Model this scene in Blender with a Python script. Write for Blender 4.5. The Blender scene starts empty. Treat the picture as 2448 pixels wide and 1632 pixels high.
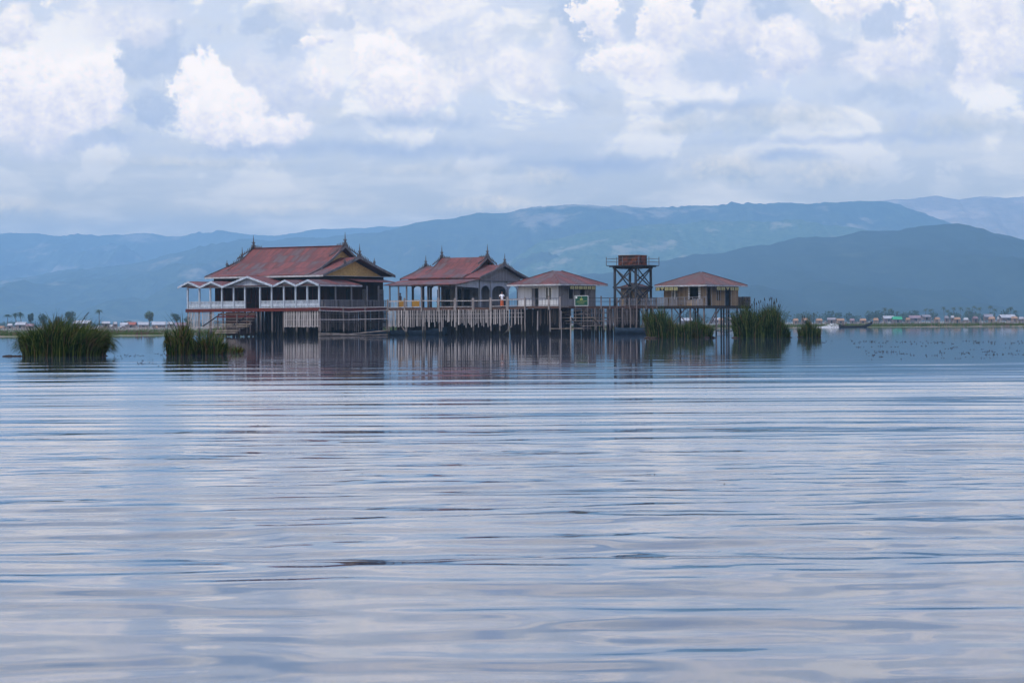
import bpy, math, random
import numpy as np
from mathutils import Vector, Matrix, noise
random.seed(7); rng = np.random.default_rng(11)
S = bpy.context.scene; COL = S.collection
PI = math.pi; R_ = math.radians
# ------------------------------------------------------------------ camera
F = 6038.0; EYE = 1.15; PITCH = math.atan(39.4/F); ROLL = R_(-0.35)
CR = Matrix.Rotation(PI/2-PITCH, 3, 'X') @ Matrix.Rotation(ROLL, 3, 'Z')
cam = bpy.data.objects.new('camera', bpy.data.cameras.new('camera')); COL.objects.link(cam)
cam.matrix_world = Matrix.Translation((0, 0, EYE)) @ CR.to_4x4()
cam.data.sensor_width = 36; cam.data.lens = F/2448*36; cam.data.clip_start = .3; cam.data.clip_end = 60000
S.camera = cam
def at(px, py, Y):
    v = CR @ Vector(((px-1224)/F, -(py-816)/F, -1)); s = Y/v.y
    return Vector((v.x*s, Y, EYE+v.z*s))
S.view_settings.view_transform = 'Standard'; S.view_settings.look = 'None'
S.view_settings.exposure = 0; S.view_settings.gamma = 1
S.cycles.use_denoising = True; S.cycles.use_adaptive_sampling = True; S.cycles.adaptive_threshold = .025; S.cycles.adaptive_min_samples = 20
S.cycles.max_bounces = 8; S.cycles.diffuse_bounces = 3; S.cycles.glossy_bounces = 3; S.cycles.volume_bounces = 0
S.cycles.transparent_max_bounces = 8
# ------------------------------------------------------------------ node helpers
class NT:
    def __init__(s, tree): s.t = tree; s.n = tree.nodes; s.l = tree.links
    def node(s, typ, **kw):
        n = s.n.new(typ)
        for k, v in kw.items(): setattr(n, k, v)
        return n
    def put(s, sock, v):
        if isinstance(v, bpy.types.NodeSocket): s.l.new(v, sock)
        elif isinstance(v, (tuple, list)) and sock.type == 'RGBA' and len(v) == 3: sock.default_value = (*v, 1)
        else: sock.default_value = v
    def m(s, op, a, b=0.0, c=None, clamp=False):
        n = s.n.new('ShaderNodeMath'); n.operation = op; n.use_clamp = clamp
        s.put(n.inputs[0], a); s.put(n.inputs[1], b)
        if c is not None: s.put(n.inputs[2], c)
        return n.outputs[0]
    def mix(s, f, a, b, blend='MIX'):
        n = s.n.new('ShaderNodeMix'); n.data_type = 'RGBA'; n.blend_type = blend
        s.put(n.inputs[0], f); s.put(n.inputs[6], a); s.put(n.inputs[7], b); return n.outputs[2]
    def step(s, v, lo, hi, to0=0., to1=1.):
        n = s.n.new('ShaderNodeMapRange'); n.interpolation_type = 'SMOOTHSTEP'
        s.put(n.inputs[0], v); s.put(n.inputs[1], lo); s.put(n.inputs[2], hi); s.put(n.inputs[3], to0); s.put(n.inputs[4], to1)
        return n.outputs[0]
    def xyz(s, x, y, z=0.0):
        n = s.n.new('ShaderNodeCombineXYZ'); s.put(n.inputs[0], x); s.put(n.inputs[1], y); s.put(n.inputs[2], z); return n.outputs[0]
    def noise(s, vec, scale=1., detail=4., rough=.5, dim='3D', dist=0.):
        n = s.n.new('ShaderNodeTexNoise'); n.noise_dimensions = dim
        s.put(n.inputs['Vector'], vec); s.put(n.inputs['Scale'], scale); s.put(n.inputs['Detail'], detail); s.put(n.inputs['Roughness'], rough); s.put(n.inputs['Distortion'], dist)
        return n
def new_mat(name):
    m = bpy.data.materials.new(name); m.use_nodes = True; t = NT(m.node_tree)
    b = m.node_tree.nodes['Principled BSDF']; return m, t, b
def coords(t, scale=(1, 1, 1)):
    c = t.node('ShaderNodeTexCoord'); mp = t.node('ShaderNodeMapping'); t.l.new(c.outputs['Object'], mp.inputs[0])
    mp.inputs['Scale'].default_value = scale; return mp.outputs[0], c.outputs['Object']
def mat_wear(name, c1, c2, scale=(6, 6, .8), rough=.85, c3=None, t3=.62, bump=.3, fine=7., spec=.2, wet=False):
    """two-tone weathered surface: stretched noise plus patches"""
    m, t, b = new_mat(name); v, o = coords(t, scale)
    n1 = t.noise(v, 1., 5., .6); f = t.step(n1.outputs[0], .35, .65)
    col = t.mix(f, c1, c2)
    if c3:
        n2 = t.noise(o, .55, 4., .6); col = t.mix(t.step(n2.outputs[0], t3-.06, t3+.06), col, c3)
    n3 = t.noise(v, fine, 3., .6); col = t.mix(1., col, t.xyz(*[t.step(n3.outputs[0], .3, .7, .78, 1.12)]*3), 'MULTIPLY')
    if wet:   # algae and tide stain on the part that stands in the water
        sp = t.node('ShaderNodeSeparateXYZ'); t.l.new(o, sp.inputs[0]); nz = t.noise(o, 2.2, 3., .6)
        col = t.mix(t.step(t.m('ADD', sp.outputs[2], t.m('MULTIPLY', nz.outputs[0], .8)), 1.05, .75), col, (.018, .019, .012))
    t.l.new(col, b.inputs['Base Color']); b.inputs['Roughness'].default_value = rough
    b.inputs['Specular IOR Level'].default_value = spec
    if bump:
        bp = t.node('ShaderNodeBump'); bp.inputs['Strength'].default_value = bump; bp.inputs['Distance'].default_value = .02
        t.l.new(n3.outputs[0], bp.inputs['Height']); t.l.new(bp.outputs[0], b.inputs['Normal'])
    return m
def mat_roof(name, axis, ca, cb, cc):
    """rusty corrugated sheets; axis: 0 = sheets side by side along local x, 1 = along local y"""
    m, t, b = new_mat(name)
    c = t.node('ShaderNodeTexCoord'); sp = t.node('ShaderNodeSeparateXYZ'); t.l.new(c.outputs['Object'], sp.inputs[0])
    a = sp.outputs[axis]; d = sp.outputs[1-axis]; z = sp.outputs[2]
    run = t.m('ADD', d, t.m('MULTIPLY', z, .6))
    br = t.node('ShaderNodeTexBrick'); br.offset = .5
    t.put(br.inputs['Vector'], t.xyz(a, run)); t.put(br.inputs['Color1'], (0, 0, 0)); t.put(br.inputs['Color2'], (1, 1, 1)); t.put(br.inputs['Mortar'], (.5, .5, .5))
    br.inputs['Scale'].default_value = 1.; br.inputs['Mortar Size'].default_value = .04; br.inputs['Brick Width'].default_value = .85; br.inputs['Row Height'].default_value = 1.9; br.inputs['Bias'].default_value = 0
    n1 = t.noise(t.xyz(t.m('MULTIPLY', a, 1.9), t.m('MULTIPLY', run, .22), 0), 1., 6., .65)
    n2 = t.noise(c.outputs['Object'], .35, 5., .65)
    k = t.m('ADD', t.m('MULTIPLY', n1.outputs[0], .85), t.m('MULTIPLY', br.outputs[0], .40)); k = t.m('ADD', t.m('SUBTRACT', k, .17), t.m('MULTIPLY', t.m('SUBTRACT', n2.outputs[0], .5), .6))
    col = t.mix(t.step(k, .25, .45), cc, ca); col = t.mix(t.step(k, .45, .62), col, cb)
    col = t.mix(t.m('MULTIPLY', br.outputs['Fac'], .7), col, (.035, .018, .015))
    n3 = t.noise(c.outputs['Object'], 9., 3., .7); col = t.mix(1., col, t.xyz(*[t.step(n3.outputs[0], .3, .7, .75, 1.15)]*3), 'MULTIPLY')
    t.l.new(col, b.inputs['Base Color']); b.inputs['Roughness'].default_value = .7; b.inputs['Specular IOR Level'].default_value = .3
    w = t.m('SINE', t.m('MULTIPLY', a, 2*PI/.12)); bp = t.node('ShaderNodeBump'); bp.inputs['Strength'].default_value = .5; bp.inputs['Distance'].default_value = .02
    t.l.new(w, bp.inputs['Height']); t.l.new(bp.outputs[0], b.inputs['Normal'])
    return m
def mat_flat(name, c, rough=.7, var=.2, scale=8., spec=.3):
    m, t, b = new_mat(name); _, o = coords(t); n = t.noise(o, scale, 4., .6)
    t.l.new(t.mix(1., c, t.xyz(*[t.step(n.outputs[0], .3, .7, 1-var, 1+var)]*3), 'MULTIPLY'), b.inputs['Base Color'])
    b.inputs['Roughness'].default_value = rough; b.inputs['Specular IOR Level'].default_value = spec; return m
def mat_planks(name, ca, cb, axis=0, w=.16, dirt=(.05, .045, .04), rough=.85):
    """vertical boards whose seams repeat along local x (axis 0) or y (1) - uses x+y so both wall directions show boards"""
    m, t, b = new_mat(name); c = t.node('ShaderNodeTexCoord'); sp = t.node('ShaderNodeSeparateXYZ'); t.l.new(c.outputs['Object'], sp.inputs[0])
    a = t.m('ADD', sp.outputs[0], sp.outputs[1]); q = t.m('DIVIDE', a, w); fl = t.m('FLOOR', q)
    wn = t.node('ShaderNodeTexWhiteNoise', noise_dimensions='1D'); t.l.new(fl, wn.inputs['W'])
    n1 = t.noise(t.xyz(t.m('MULTIPLY', a, 7.), t.m('MULTIPLY', fl, 3.1), t.m('MULTIPLY', sp.outputs[2], .7)), 1., 5., .65)
    f = t.m('ADD', t.m('MULTIPLY', wn.outputs[0], .55), t.m('MULTIPLY', n1.outputs[0], .5), clamp=True)
    col = t.mix(f, ca, cb)
    fr = t.m('FRACT', q); seam = t.m('GREATER_THAN', t.m('ABSOLUTE', t.m('SUBTRACT', fr, .5)), .44)
    col = t.mix(t.m('MULTIPLY', seam, .6), col, dirt)
    n2 = t.noise(c.outputs['Object'], .9, 5., .7); col = t.mix(t.step(n2.outputs[0], .55, .75, 0., .7), col, dirt)
    t.l.new(col, b.inputs['Base Color']); b.inputs['Roughness'].default_value = rough; b.inputs['Specular IOR Level'].default_value = .15
    return m
def mat_leaf(name, c1, c2, trans=.35, scale=2.):
    m, t, b = new_mat(name); _, o = coords(t); n = t.noise(o, scale, 3., .6)
    col = t.mix(t.step(n.outputs[0], .35, .65), c1, c2)
    d = t.node('ShaderNodeBsdfDiffuse'); tr = t.node('ShaderNodeBsdfTranslucent'); ms = t.node('ShaderNodeMixShader'); ms.inputs[0].default_value = trans
    t.l.new(col, d.inputs[0]); t.l.new(col, tr.inputs[0]); t.l.new(d.outputs[0], ms.inputs[1]); t.l.new(tr.outputs[0], ms.inputs[2])
    t.l.new(ms.outputs[0], m.node_tree.nodes['Material Output'].inputs[0]); t.n.remove(b); return m
RED = dict(ca=(.092, .027, .023), cb=(.15, .042, .036), cc=(.088, .062, .064))
RED2 = dict(ca=(.105, .042, .034), cb=(.15, .06, .045), cc=(.085, .055, .05))
M = dict(
    roof=mat_roof('rusty_roof_sheets', 0, **RED), roof_side=mat_roof('rusty_roof_sheets_side', 1, **RED),
    roof_b=mat_roof('brown_roof_sheets', 0, **RED2), roof_b_side=mat_roof('brown_roof_sheets_side', 1, **RED2),
    white=mat_wear('worn_white_paint', (.44, .50, .56), (.30, .35, .41), (3, 3, 1.2)),
    verge=mat_wear('grey_verge', (.15, .145, .15), (.08, .08, .085), (2, 2, 2)),
    trim=mat_wear('grey_white_trim', (.42, .43, .45), (.26, .27, .29), (2, 2, 2)),
    greyw=mat_planks('grey_boards', (.11, .11, .12), (.21, .21, .225)),
    gableb=mat_planks('blue_grey_boards', (.20, .22, .25), (.33, .36, .41)),
    litb=mat_planks('sunlit_boards', (.38, .40, .42), (.60, .62, .64), dirt=(.12, .115, .11)),  # front wall boards, brightness of the sunny side put into the colour
    tanb=mat_planks('tan_boards', (.15, .105, .065), (.34, .26, .17), w=.2),
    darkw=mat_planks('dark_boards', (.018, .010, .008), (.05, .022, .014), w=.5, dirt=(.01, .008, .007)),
    yellow=mat_wear('ochre_plaster', (.42, .28, .11), (.36, .24, .09), (.6, .6, .6), bump=0),
    redb=mat_wear('dark_red_board', (.12, .022, .016), (.075, .018, .014), (1.5, 1.5, 4)),
    brownb=mat_wear('brown_deck_boards', (.11, .06, .045), (.06, .04, .034), (2, 2, 5)),
    post=mat_wear('weathered_post', (.20, .17, .16), (.09, .075, .07), (9, 9, .7), wet=True),
    postd=mat_wear('shaded_dark_post', (.032, .027, .025), (.014, .012, .011), (9, 9, .7)),  # near-black copy of the post timber, under-deck shade put into its colour
    tower=mat_wear('tower_timber', (.06, .062, .068), (.028, .03, .034), (6, 6, .8)),
    bamboo=mat_wear('grey_bamboo', (.50, .465, .45), (.24, .22, .215), (16, 16, .9), bump=0, fine=2.),
    bamboo2=mat_wear('dark_bamboo', (.12, .10, .09), (.055, .045, .04), (16, 16, .9), bump=0, fine=2.),
    stilt=mat_wear('pale_stilt', (.29, .26, .25), (.12, .105, .10), (9, 9, .7), wet=True),
    plank=mat_wear('pale_plank', (.34, .29, .24), (.15, .12, .10), (1.2, 6, 6)),
    rust=mat_wear('rusty_tank', (.15, .04, .014), (.055, .02, .011), (2.2, 2.2, 1.8), c3=(.018, .012, .01), t3=.48),
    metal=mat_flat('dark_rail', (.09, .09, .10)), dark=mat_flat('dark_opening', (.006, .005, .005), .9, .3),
    glass=mat_flat('dusty_pane', (.04, .045, .05), .25, .3, 3., .5),
    finial=mat_wear('weathered_carving', (.13, .12, .12), (.06, .055, .055), (5, 5, 5)),
    green=mat_flat('green_sign', (.005, .065, .035), .5), cream=mat_flat('banner_yellow', (.27, .25, .11), .7),
    ink=mat_flat('banner_ink', (.03, .035, .02), .8), signtxt=mat_flat('sign_lettering', (.28, .32, .09), .6), whiteflat=mat_flat('sign_white', (.6, .62, .6), .6),
    blue=mat_wear('faded_blue_hull', (.018, .035, .06), (.012, .022, .035), (2, 2, 3)),
    hull=mat_wear('black_hull', (.022, .02, .02), (.012, .011, .011), (2, 2, 3)),
    skin=mat_flat('skin', (.16, .075, .045), .6, .08), hair=mat_flat('hair', (.008, .007, .007), .6, .2),
    shirt=mat_flat('white_shirt', (.80, .80, .82), .8, .05), longyi=mat_flat('orange_longyi', (.36, .075, .02), .85, .15, 14.),
    greyshirt=mat_flat('mauve_shirt', (.11, .09, .11), .8, .1), ochre=mat_wear('ochre_cloth', (.36, .20, .03), (.22, .12, .02), (14, 14, .5), bump=0),
    reed=mat_leaf('reed_green', (.009, .022, .005), (.026, .052, .010), .35, 3.), reed2=mat_leaf('reed_light', (.065, .10, .022), (.12, .14, .04), .35, 3.),
    reed3=mat_leaf('reed_dry', (.13, .09, .045), (.07, .04, .02), .2, 3.), seed=mat_leaf('reed_plume', (.05, .04, .03), (.03, .025, .02), .2, 3.),
    mud=mat_flat('root_mud', (.02, .013, .009), .9, .4, 6.),
)
# ------------------------------------------------------------------ mesh builder
class MB:
    def __init__(s): s.v = []; s.f = []; s.mi = []
    def add(s, vs, fs, mi=0):
        o = len(s.v); s.v += [tuple(p) for p in vs]; s.f += [tuple(i+o for i in f) for f in fs]; s.mi += [mi]*len(fs)
    def box(s, a, b, mi=0):
        x0, y0, z0 = a; x1, y1, z1 = b
        s.add([(x0, y0, z0), (x1, y0, z0), (x1, y1, z0), (x0, y1, z0), (x0, y0, z1), (x1, y0, z1), (x1, y1, z1), (x0, y1, z1)],
              [(0, 3, 2, 1), (4, 5, 6, 7), (0, 1, 5, 4), (1, 2, 6, 5), (2, 3, 7, 6), (3, 0, 4, 7)], mi)
    def slab(s, poly, off, mi=0):
        n = len(poly); P = [Vector(p) for p in poly]; off = Vector(off); Q = [p+off for p in P]
        s.add(P+Q, [tuple(range(n-1, -1, -1)), tuple(range(n, 2*n))]+[(i, (i+1) % n, (i+1) % n+n, i+n) for i in range(n)], mi)
    def bar(s, p, q, w, h=None, mi=0):
        h = h or w; p = Vector(p); q = Vector(q); d = (q-p).normalized()
        a = d.cross(Vector((0, 0, 1))); a = Vector((1, 0, 0)) if a.length < .01 else a.normalized(); b = a.cross(d)
        a *= w/2; b *= h/2
        s.add([p-a-b, p+a-b, p+a+b, p-a+b, q-a-b, q+a-b, q+a+b, q-a+b], [(0, 3, 2, 1), (4, 5, 6, 7), (0, 1, 5, 4), (1, 2, 6, 5), (2, 3, 7, 6), (3, 0, 4, 7)], mi)
    def tube(s, pts, rs, n=7, mi=0):
        P = [Vector(p) for p in pts]
        if not isinstance(rs, (list, tuple)): rs = [rs]*len(P)
        vs = []; fs = []
        for i, p in enumerate(P):
            d = (P[min(i+1, len(P)-1)]-P[max(i-1, 0)]).normalized(); a = d.cross(Vector((0, 0, 1)))
            a = Vector((1, 0, 0)) if a.length < .05 else a.normalized(); b = d.cross(a)
            for k in range(n): t = 2*PI*k/n; vs.append(p+(a*math.cos(t)+b*math.sin(t))*rs[i])
        for i in range(len(P)-1):
            for k in range(n): fs.append((i*n+k, i*n+(k+1) % n, (i+1)*n+(k+1) % n, (i+1)*n+k))
        fs.append(tuple(range(n-1, -1, -1))); fs.append(tuple((len(P)-1)*n+k for k in range(n)))
        s.add(vs, fs, mi)
    def blob(s, c, r, n=8, mi=0):
        c = Vector(c); r = Vector(r) if not isinstance(r, (int, float)) else Vector((r, r, r)); vs = []; fs = []; m = n//2+1
        for i in range(m+1):
            th = PI*i/m
            for k in range(n): ph = 2*PI*k/n; vs.append((c.x+r.x*math.sin(th)*math.cos(ph), c.y+r.y*math.sin(th)*math.sin(ph), c.z+r.z*math.cos(th)))
        for i in range(m):
            for k in range(n): fs.append((i*n+k, (i+1)*n+k, (i+1)*n+(k+1) % n, i*n+(k+1) % n))
        s.add(vs, fs, mi)
    def build(s, name, mats, parent=None, loc=(0, 0, 0), smooth=False):
        me = bpy.data.meshes.new(name); me.from_pydata([tuple(p) for p in s.v], [], s.f)
        mats = mats if isinstance(mats, (list, tuple)) else [mats]
        for m in mats: me.materials.append(m)
        if len(mats) > 1: me.polygons.foreach_set('material_index', s.mi)
        if smooth: me.polygons.foreach_set('use_smooth', [True]*len(me.polygons))
        me.update(); o = bpy.data.objects.new(name, me); COL.objects.link(o); o.location = loc
        if parent: o.parent = parent
        return o
def tag(o, label=None, cat=None, group=None, kind=None):
    if label: o['label'] = label
    if cat: o['category'] = cat
    if group: o['group'] = group
    if kind: o['kind'] = kind
    return o
def empty(name, loc, rz, label, cat, group=None):
    o = bpy.data.objects.new(name, None); COL.objects.link(o); o.location = loc; o.rotation_euler = (0, 0, rz); return tag(o, label, cat, group)
def spread(o, offs):
    for d in offs:
        c = o.copy(); COL.objects.link(c); c.parent = o.parent; c.location = Vector(o.location)+Vector(d)
def box_obj(name, a, b, mat, parent=None): m = MB(); m.box(a, b); return m.build(name, mat, parent)
class Frame:
    """a local frame turned by -phi: u runs to the right and towards the viewer, v runs back and to the right"""
    def __init__(s, px, Y, phi, py=720):
        p = at(px, py, Y); s.o = Vector((p.x, Y)); s.phi = phi
        s.u = Vector((math.cos(phi), -math.sin(phi))); s.w = Vector((math.sin(phi), math.cos(phi)))
    def _solve(s, px, base, d, py=720):
        r = at(px, py, 1.); rx = r.x; return -(base.x-rx*base.y)/(d.x-rx*d.y)
    def U(s, px, v=0.): return s._solve(px, s.o+s.w*v, s.u)
    def V(s, px, u=0.): return s._solve(px, s.o+s.u*u, s.w)
    def world(s, u, v, z=0.): p = s.o+s.u*u+s.w*v; return Vector((p.x, p.y, z))
    def Z(s, py, u, v):
        p = s.o+s.u*u+s.w*v; px = 1224+F*p.x/p.y; return at(px, py, p.y).z
    def empty(s, name, label, cat, group=None): return empty(name, (s.o.x, s.o.y, 0), -s.phi, label, cat, group)
PHI = R_(35); DZ = 3.22
def pickets(mb, p, q, z0, z1, pitch=.11, w=.05, d=.03, jit=.2, miss=.04, zj=.0, lean=0.):
    p = Vector(p); q = Vector(q); L = (q-p).length; n = int(L/pitch); dr = (q-p)/L
    for i in range(n):
        if random.random() < miss: continue
        c = p+dr*((i+.5+random.uniform(-jit, jit))*pitch); l = random.uniform(-lean, lean); b = z0+random.uniform(-zj, zj) if zj else z0
        mb.bar((c.x+dr.x*l, c.y+dr.y*l, b), (c.x, c.y, z1+random.uniform(-.02, .02)), w*random.uniform(.7, 1.25), d)
def finial(parent, p, h, w, ax=(0, 1, 0), side=1):
    """carved flame-shaped roof spire with scrolls along the verge"""
    m = MB(); x, y, z = p; a = Vector(ax); off = Vector((.07, 0, 0)) if abs(a.y) > .5 else Vector((0, .07, 0)); b = Vector(p)-off/2
    prof = [(-w, 0), (-w*.62, .10*h), (-w*.34, .26*h), (-w*.2, .45*h), (-w*.09, .68*h), (-.018, .93*h), (0, h), (.018, .93*h), (w*.09, .68*h), (w*.2, .45*h), (w*.34, .26*h), (w*.62, .1*h), (w, 0)]
    m.slab([b+a*t+Vector((0, 0, q)) for t, q in prof], off)
    for k in range(2):
        for sg in (-1, 1):
            c = b+a*(sg*w*(.42-.16*k))+Vector((0, 0, h*(.2+.24*k))); m.slab([c, c+a*(sg*.10)+Vector((0, 0, .03)), c+a*(sg*.13)+Vector((0, 0, .22)), c+a*(sg*.03)+Vector((0, 0, .12))], off*.8)
    m.bar(Vector(p)+Vector((0, 0, h*.9)), Vector(p)+Vector((0, 0, h*1.15)), .03)
    return m.build('finial', M['finial'], parent)
def crest(parent, p, q, hgt=.28, pitch=.22, plane='v'):
    """row of small carved flames along a verge or ridge from p to q"""
    m = MB(); p = Vector(p); q = Vector(q); L = (q-p).length; n = max(2, int(L/pitch)); d = (q-p)/L
    off = Vector((.05, 0, 0)) if plane == 'v' else Vector((0, .05, 0))
    for i in range(n):
        c = p+d*(i+.5)*L/n; hh = hgt*(1-.5*i/n)*random.uniform(.8, 1.1)
        m.slab([c-d*pitch*.4, c+d*pitch*.42, c+d*pitch*.1+Vector((0, 0, hh))], off)
    m.bar(p, q, .05, .09)
    return m.build('verge_carving', M['finial'], parent)
def curved_roof(name, parent, u0, u1, prof, mat, th=.07):
    """roof surface: profile (v,z) list from front eave to back eave, swept along u"""
    m = MB()
    for (va, za), (vb, zb) in zip(prof[:-1], prof[1:]):
        m.slab([(u0, va, za), (u1, va, za), (u1, vb, zb), (u0, vb, zb)], (0, 0, th))
    return m.build(name, mat, parent)
def barge(name, parent, u, prof, mat, w=.22, th=.06, dz=-.12):
    m = MB()
    for (va, za), (vb, zb) in zip(prof[:-1], prof[1:]): m.slab([(u, va, za+dz), (u, vb, zb+dz), (u, vb, zb+dz+w), (u, va, za+dz+w)], (th, 0, 0))
    return m.build(name, mat, parent)
# ================================================================== MONASTERY HALL
def hall():
    f = Frame(763, 284, PHI); Z = f.Z
    r = f.empty('monastery_hall', 'largest stilt building with double red tin roof, ochre gable and white columned verandah', 'building')
    uL = f.U(449, 0); vR = f.V(928, 0)
    eU = f.U(773, 2.5); V0, V1 = 2.5, f.V(945, eU); eL = f.U(490, V0); VM = (V0+V1)/2
    ze = Z(658, eU, V0); zB = Z(616, eU, VM); aR = f.U(826, VM); zA = Z(589, aR, VM); aL = f.U(607, VM)
    box_obj('deck', (uL-.15, -.15, DZ-.2), (.15, vR, DZ), M['brownb'], r)
    fb = MB(); fb.box((uL-.2, -.2, DZ-.36), (.2, -.153, DZ+.02)); fb.box((.153, -.15, DZ-.36), (.2, vR, DZ+.02)); fb.build('edge_board', M['redb'], r)
    # walls with door and window openings
    wu0, wu1, wv0, wv1 = f.U(514, 3.7), -2.4, 3.7, V1-1.2
    W = MB(); W.box((wu0, wv0, DZ), (wu1, wv0+.12, ze-.05)); W.box((wu0, wv1, DZ), (wu1, wv1+.12, ze-.05)); W.box((wu0, wv0+.12, DZ), (wu0+.12, wv1, ze-.05)); W.box((wu1-.12, wv0+.12, DZ), (wu1, wv1, ze-.05))
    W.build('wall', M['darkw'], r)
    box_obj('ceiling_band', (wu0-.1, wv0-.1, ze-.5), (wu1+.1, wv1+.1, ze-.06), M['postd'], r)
    for i in range(8):
        c = wu0+1.1+i*(wu1-wu0-2.2)/7
        w = MB(); hw = .5 if i != 3 else .95
        zt = DZ+2.25; zb = DZ+.75 if i != 3 else DZ+.02
        for a, b in (((c-hw, wv0-.05, zb), (c-hw+.07, wv0-.005, zt)), ((c+hw-.07, wv0-.05, zb), (c+hw, wv0-.005, zt)), ((c-hw, wv0-.05, zt), (c+hw, wv0-.005, zt+.08)), ((c-hw, wv0-.05, zb-.08), (c+hw, wv0-.005, zb))): w.box(a, b)
        wo = w.build('door' if i == 3 else 'window', M['redb'], r)
        p = MB(); p.box((c-hw+.07, wv0-.03, zb), (c-.03, wv0-.01, zt)); p.box((c+.03, wv0-.03, zb), (c+hw-.07, wv0-.01, zt)); p.build('shutter', M['darkw'], wo)
    for k in range(4):
        v = wv0+1.6+k*3.0; w = MB(); w.box((wu1+.005, v-.5, DZ+.7), (wu1+.06, v+.5, DZ+2.2)); w.build('window', [M['greyw'] if k > 1 else M['dark']], r)
    # main roof: two tiers over shared eaves
    zk = ze+(zB-ze)*.52; vk = V0+(VM-V0)*.42
    pB = [(V0, ze), (vk, ze+(zB-ze)*.40), (VM, zB), (2*VM-vk, ze+(zB-ze)*.40), (V1, ze)]
    vq = V0+(VM-V0)*.30; zq = ze+(zB-ze)*.31
    pA = [(V0+.02, ze+.075), (vq, zq+.11), (V0+(VM-V0)*.62, zq+(zA-zq)*.42), (VM, zA), (2*VM-V0-(VM-V0)*.62, zq+(zA-zq)*.42), (2*VM-vq, zq+.11), (V1-.02, ze+.075)]
    curved_roof('lower_roof', r, eL, eU, pB, M['roof']); curved_roof('upper_roof', r, aL, aR, pA, M['roof'])
    barge('barge_board', r, eU+.002, pB, M['verge'], .3); barge('barge_board', r, eL-.062, pB, M['verge'], .3)
    barge('barge_board', r, aR+.002, pA[1:-1], M['verge'], .3, dz=-.15); barge('barge_board', r, aL-.062, pA[1:-1], M['verge'], .3, dz=-.15)
    rc = MB(); rc.bar((aL, VM, zA+.1), (aR, VM, zA+.1), .3, .08); rc.build('ridge_cap', M['roof'], r)
    fe = MB(); fe.box((eL, V0-.04, ze-.14), (eU, V0-.002, ze+.05)); fe.build('eave_board', M['trim'], r)
    # gable walls
    g = MB(); gu = eU-1.0; g.slab([(gu, V0+1.2, ze-.02), (gu, V1-1.2, ze-.02), (gu, VM, zB-.28)], (-.1, 0, 0)); g.build('gable_wall', M['yellow'], r)
    g = MB(); gu = eL+1.0; g.slab([(gu, V0+1.2, ze-.02), (gu, V1-1.2, ze-.02), (gu, VM, zB-.28)], (.1, 0, 0)); g.build('gable_wall', M['yellow'], r)
    for gu, sg in ((aR-.75, -1), (aL+.75, 1)):
        g = MB(); g.slab([(gu, vq+.6, zq+.3), (gu, 2*VM-vq-.6, zq+.3), (gu, VM, zA-.3)], (sg*.1, 0, 0)); g.build('gable_wall', M['yellow'], r)
    s = MB(); s.box((eL+.05, V0+.05, ze-.05), (eU-.05, V1-.05, ze-.015)); s.build('soffit', M['trim'], r)
    for u in (aL, aR):
        finial(r, (u, VM, zA), 1.45, .62); 
        for sg in (-1, 1): crest(r, (u, VM+sg*.3, zA-.05), (u, VM+sg*3.0, zq+(zA-zq)*.45+.3), .5, .3)
        d = 1.3 if u == aL else -1.3
        crest(r, (u, VM, zA+.12), (u+d, VM, zA+.12), .42, plane='u')
    for u in (eL, eU):
        finial(r, (u, VM, zB), 1.4, .6)
        for sg in (-1, 1):
            a = (u, VM+sg*.3, zB-.02); b = (u, VM+sg*2.6, ze+(zB-ze)*.62); crest(r, a, b, .5, .3); finial(r, (u, VM+sg*2.75, ze+(zB-ze)*.60), .75, .2)
    # verandah roof: lean-to round the front and right side
    zv = Z(681, 0, 0); zt = ze-.42
    vd = wv0+.05; fr = MB(); fr.slab([(uL-1.2, -.35, zv), (.35, -.35, zv), (wu1, vd, zt), (uL+.6, vd, zt)], (0, 0, .06)); fr.build('verandah_roof', M['roof'], r)
    fr = MB(); fr.slab([(.35, -.35, zv), (.35, f.V(866, .35), zv), (wu1, f.V(866, .35), zt), (wu1, vd, zt)], (0, 0, .06)); fr.build('verandah_roof', M['roof_side'], r)
    v2 = f.V(866, .35)+.02; zv3 = Z(674, 0, v2); fr = MB(); fr.slab([(.15, v2, zv3), (.15, vR+1.2, zv3), (wu1, vR+1.2, zt+.12), (wu1, v2, zt+.12)], (0, 0, .06)); fr.build('verandah_roof', M['roof_side'], r)
    ev = MB(); ev.box((.352, -.3, zv-.14), (.39, f.V(866, .35), zv+.03)); ev.build('eave_board', M['trim'], r)
    # five porch gables
    for a, b, ax, ay, col in ((425, 478, 450, 674, 0), (478, 532, 505, 673.5, 0), (532, 652, 591, 661, 1), (654, 707, 681, 670, 0), (708, 763, 736, 669, 0)):
        vg = -.42 if not col else -.55
        u0, u1, um = f.U(a, vg), f.U(b, vg), f.U(ax, vg); z0 = zv+.0; za = Z(ay, um, vg)
        g = MB(); dep = 3.6 if not col else 4.0
        g.slab([(u0, vg, z0), (um, vg, za), (um, vg+dep, za), (u0, vg+dep, z0)], (0, 0, .07)); g.slab([(um, vg, za), (u1, vg, z0), (u1, vg+dep, z0), (um, vg+dep, za)], (0, 0, .07))
        go = g.build('porch_roof', M['roof_side'], r)
        h = MB(); w = .17
        h.slab([(u0, vg-.002, z0-w), (um, vg-.002, za-w), (um, vg-.002, za+.07), (u0, vg-.002, z0+.07)], (0, -.05, 0)); h.slab([(um+.001, vg-.002, za-w), (u1, vg-.002, z0-w), (u1, vg-.002, z0+.07), (um+.001, vg-.002, za+.07)], (0, -.05, 0))
        h.build('barge_board', M['white'], go)
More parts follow.
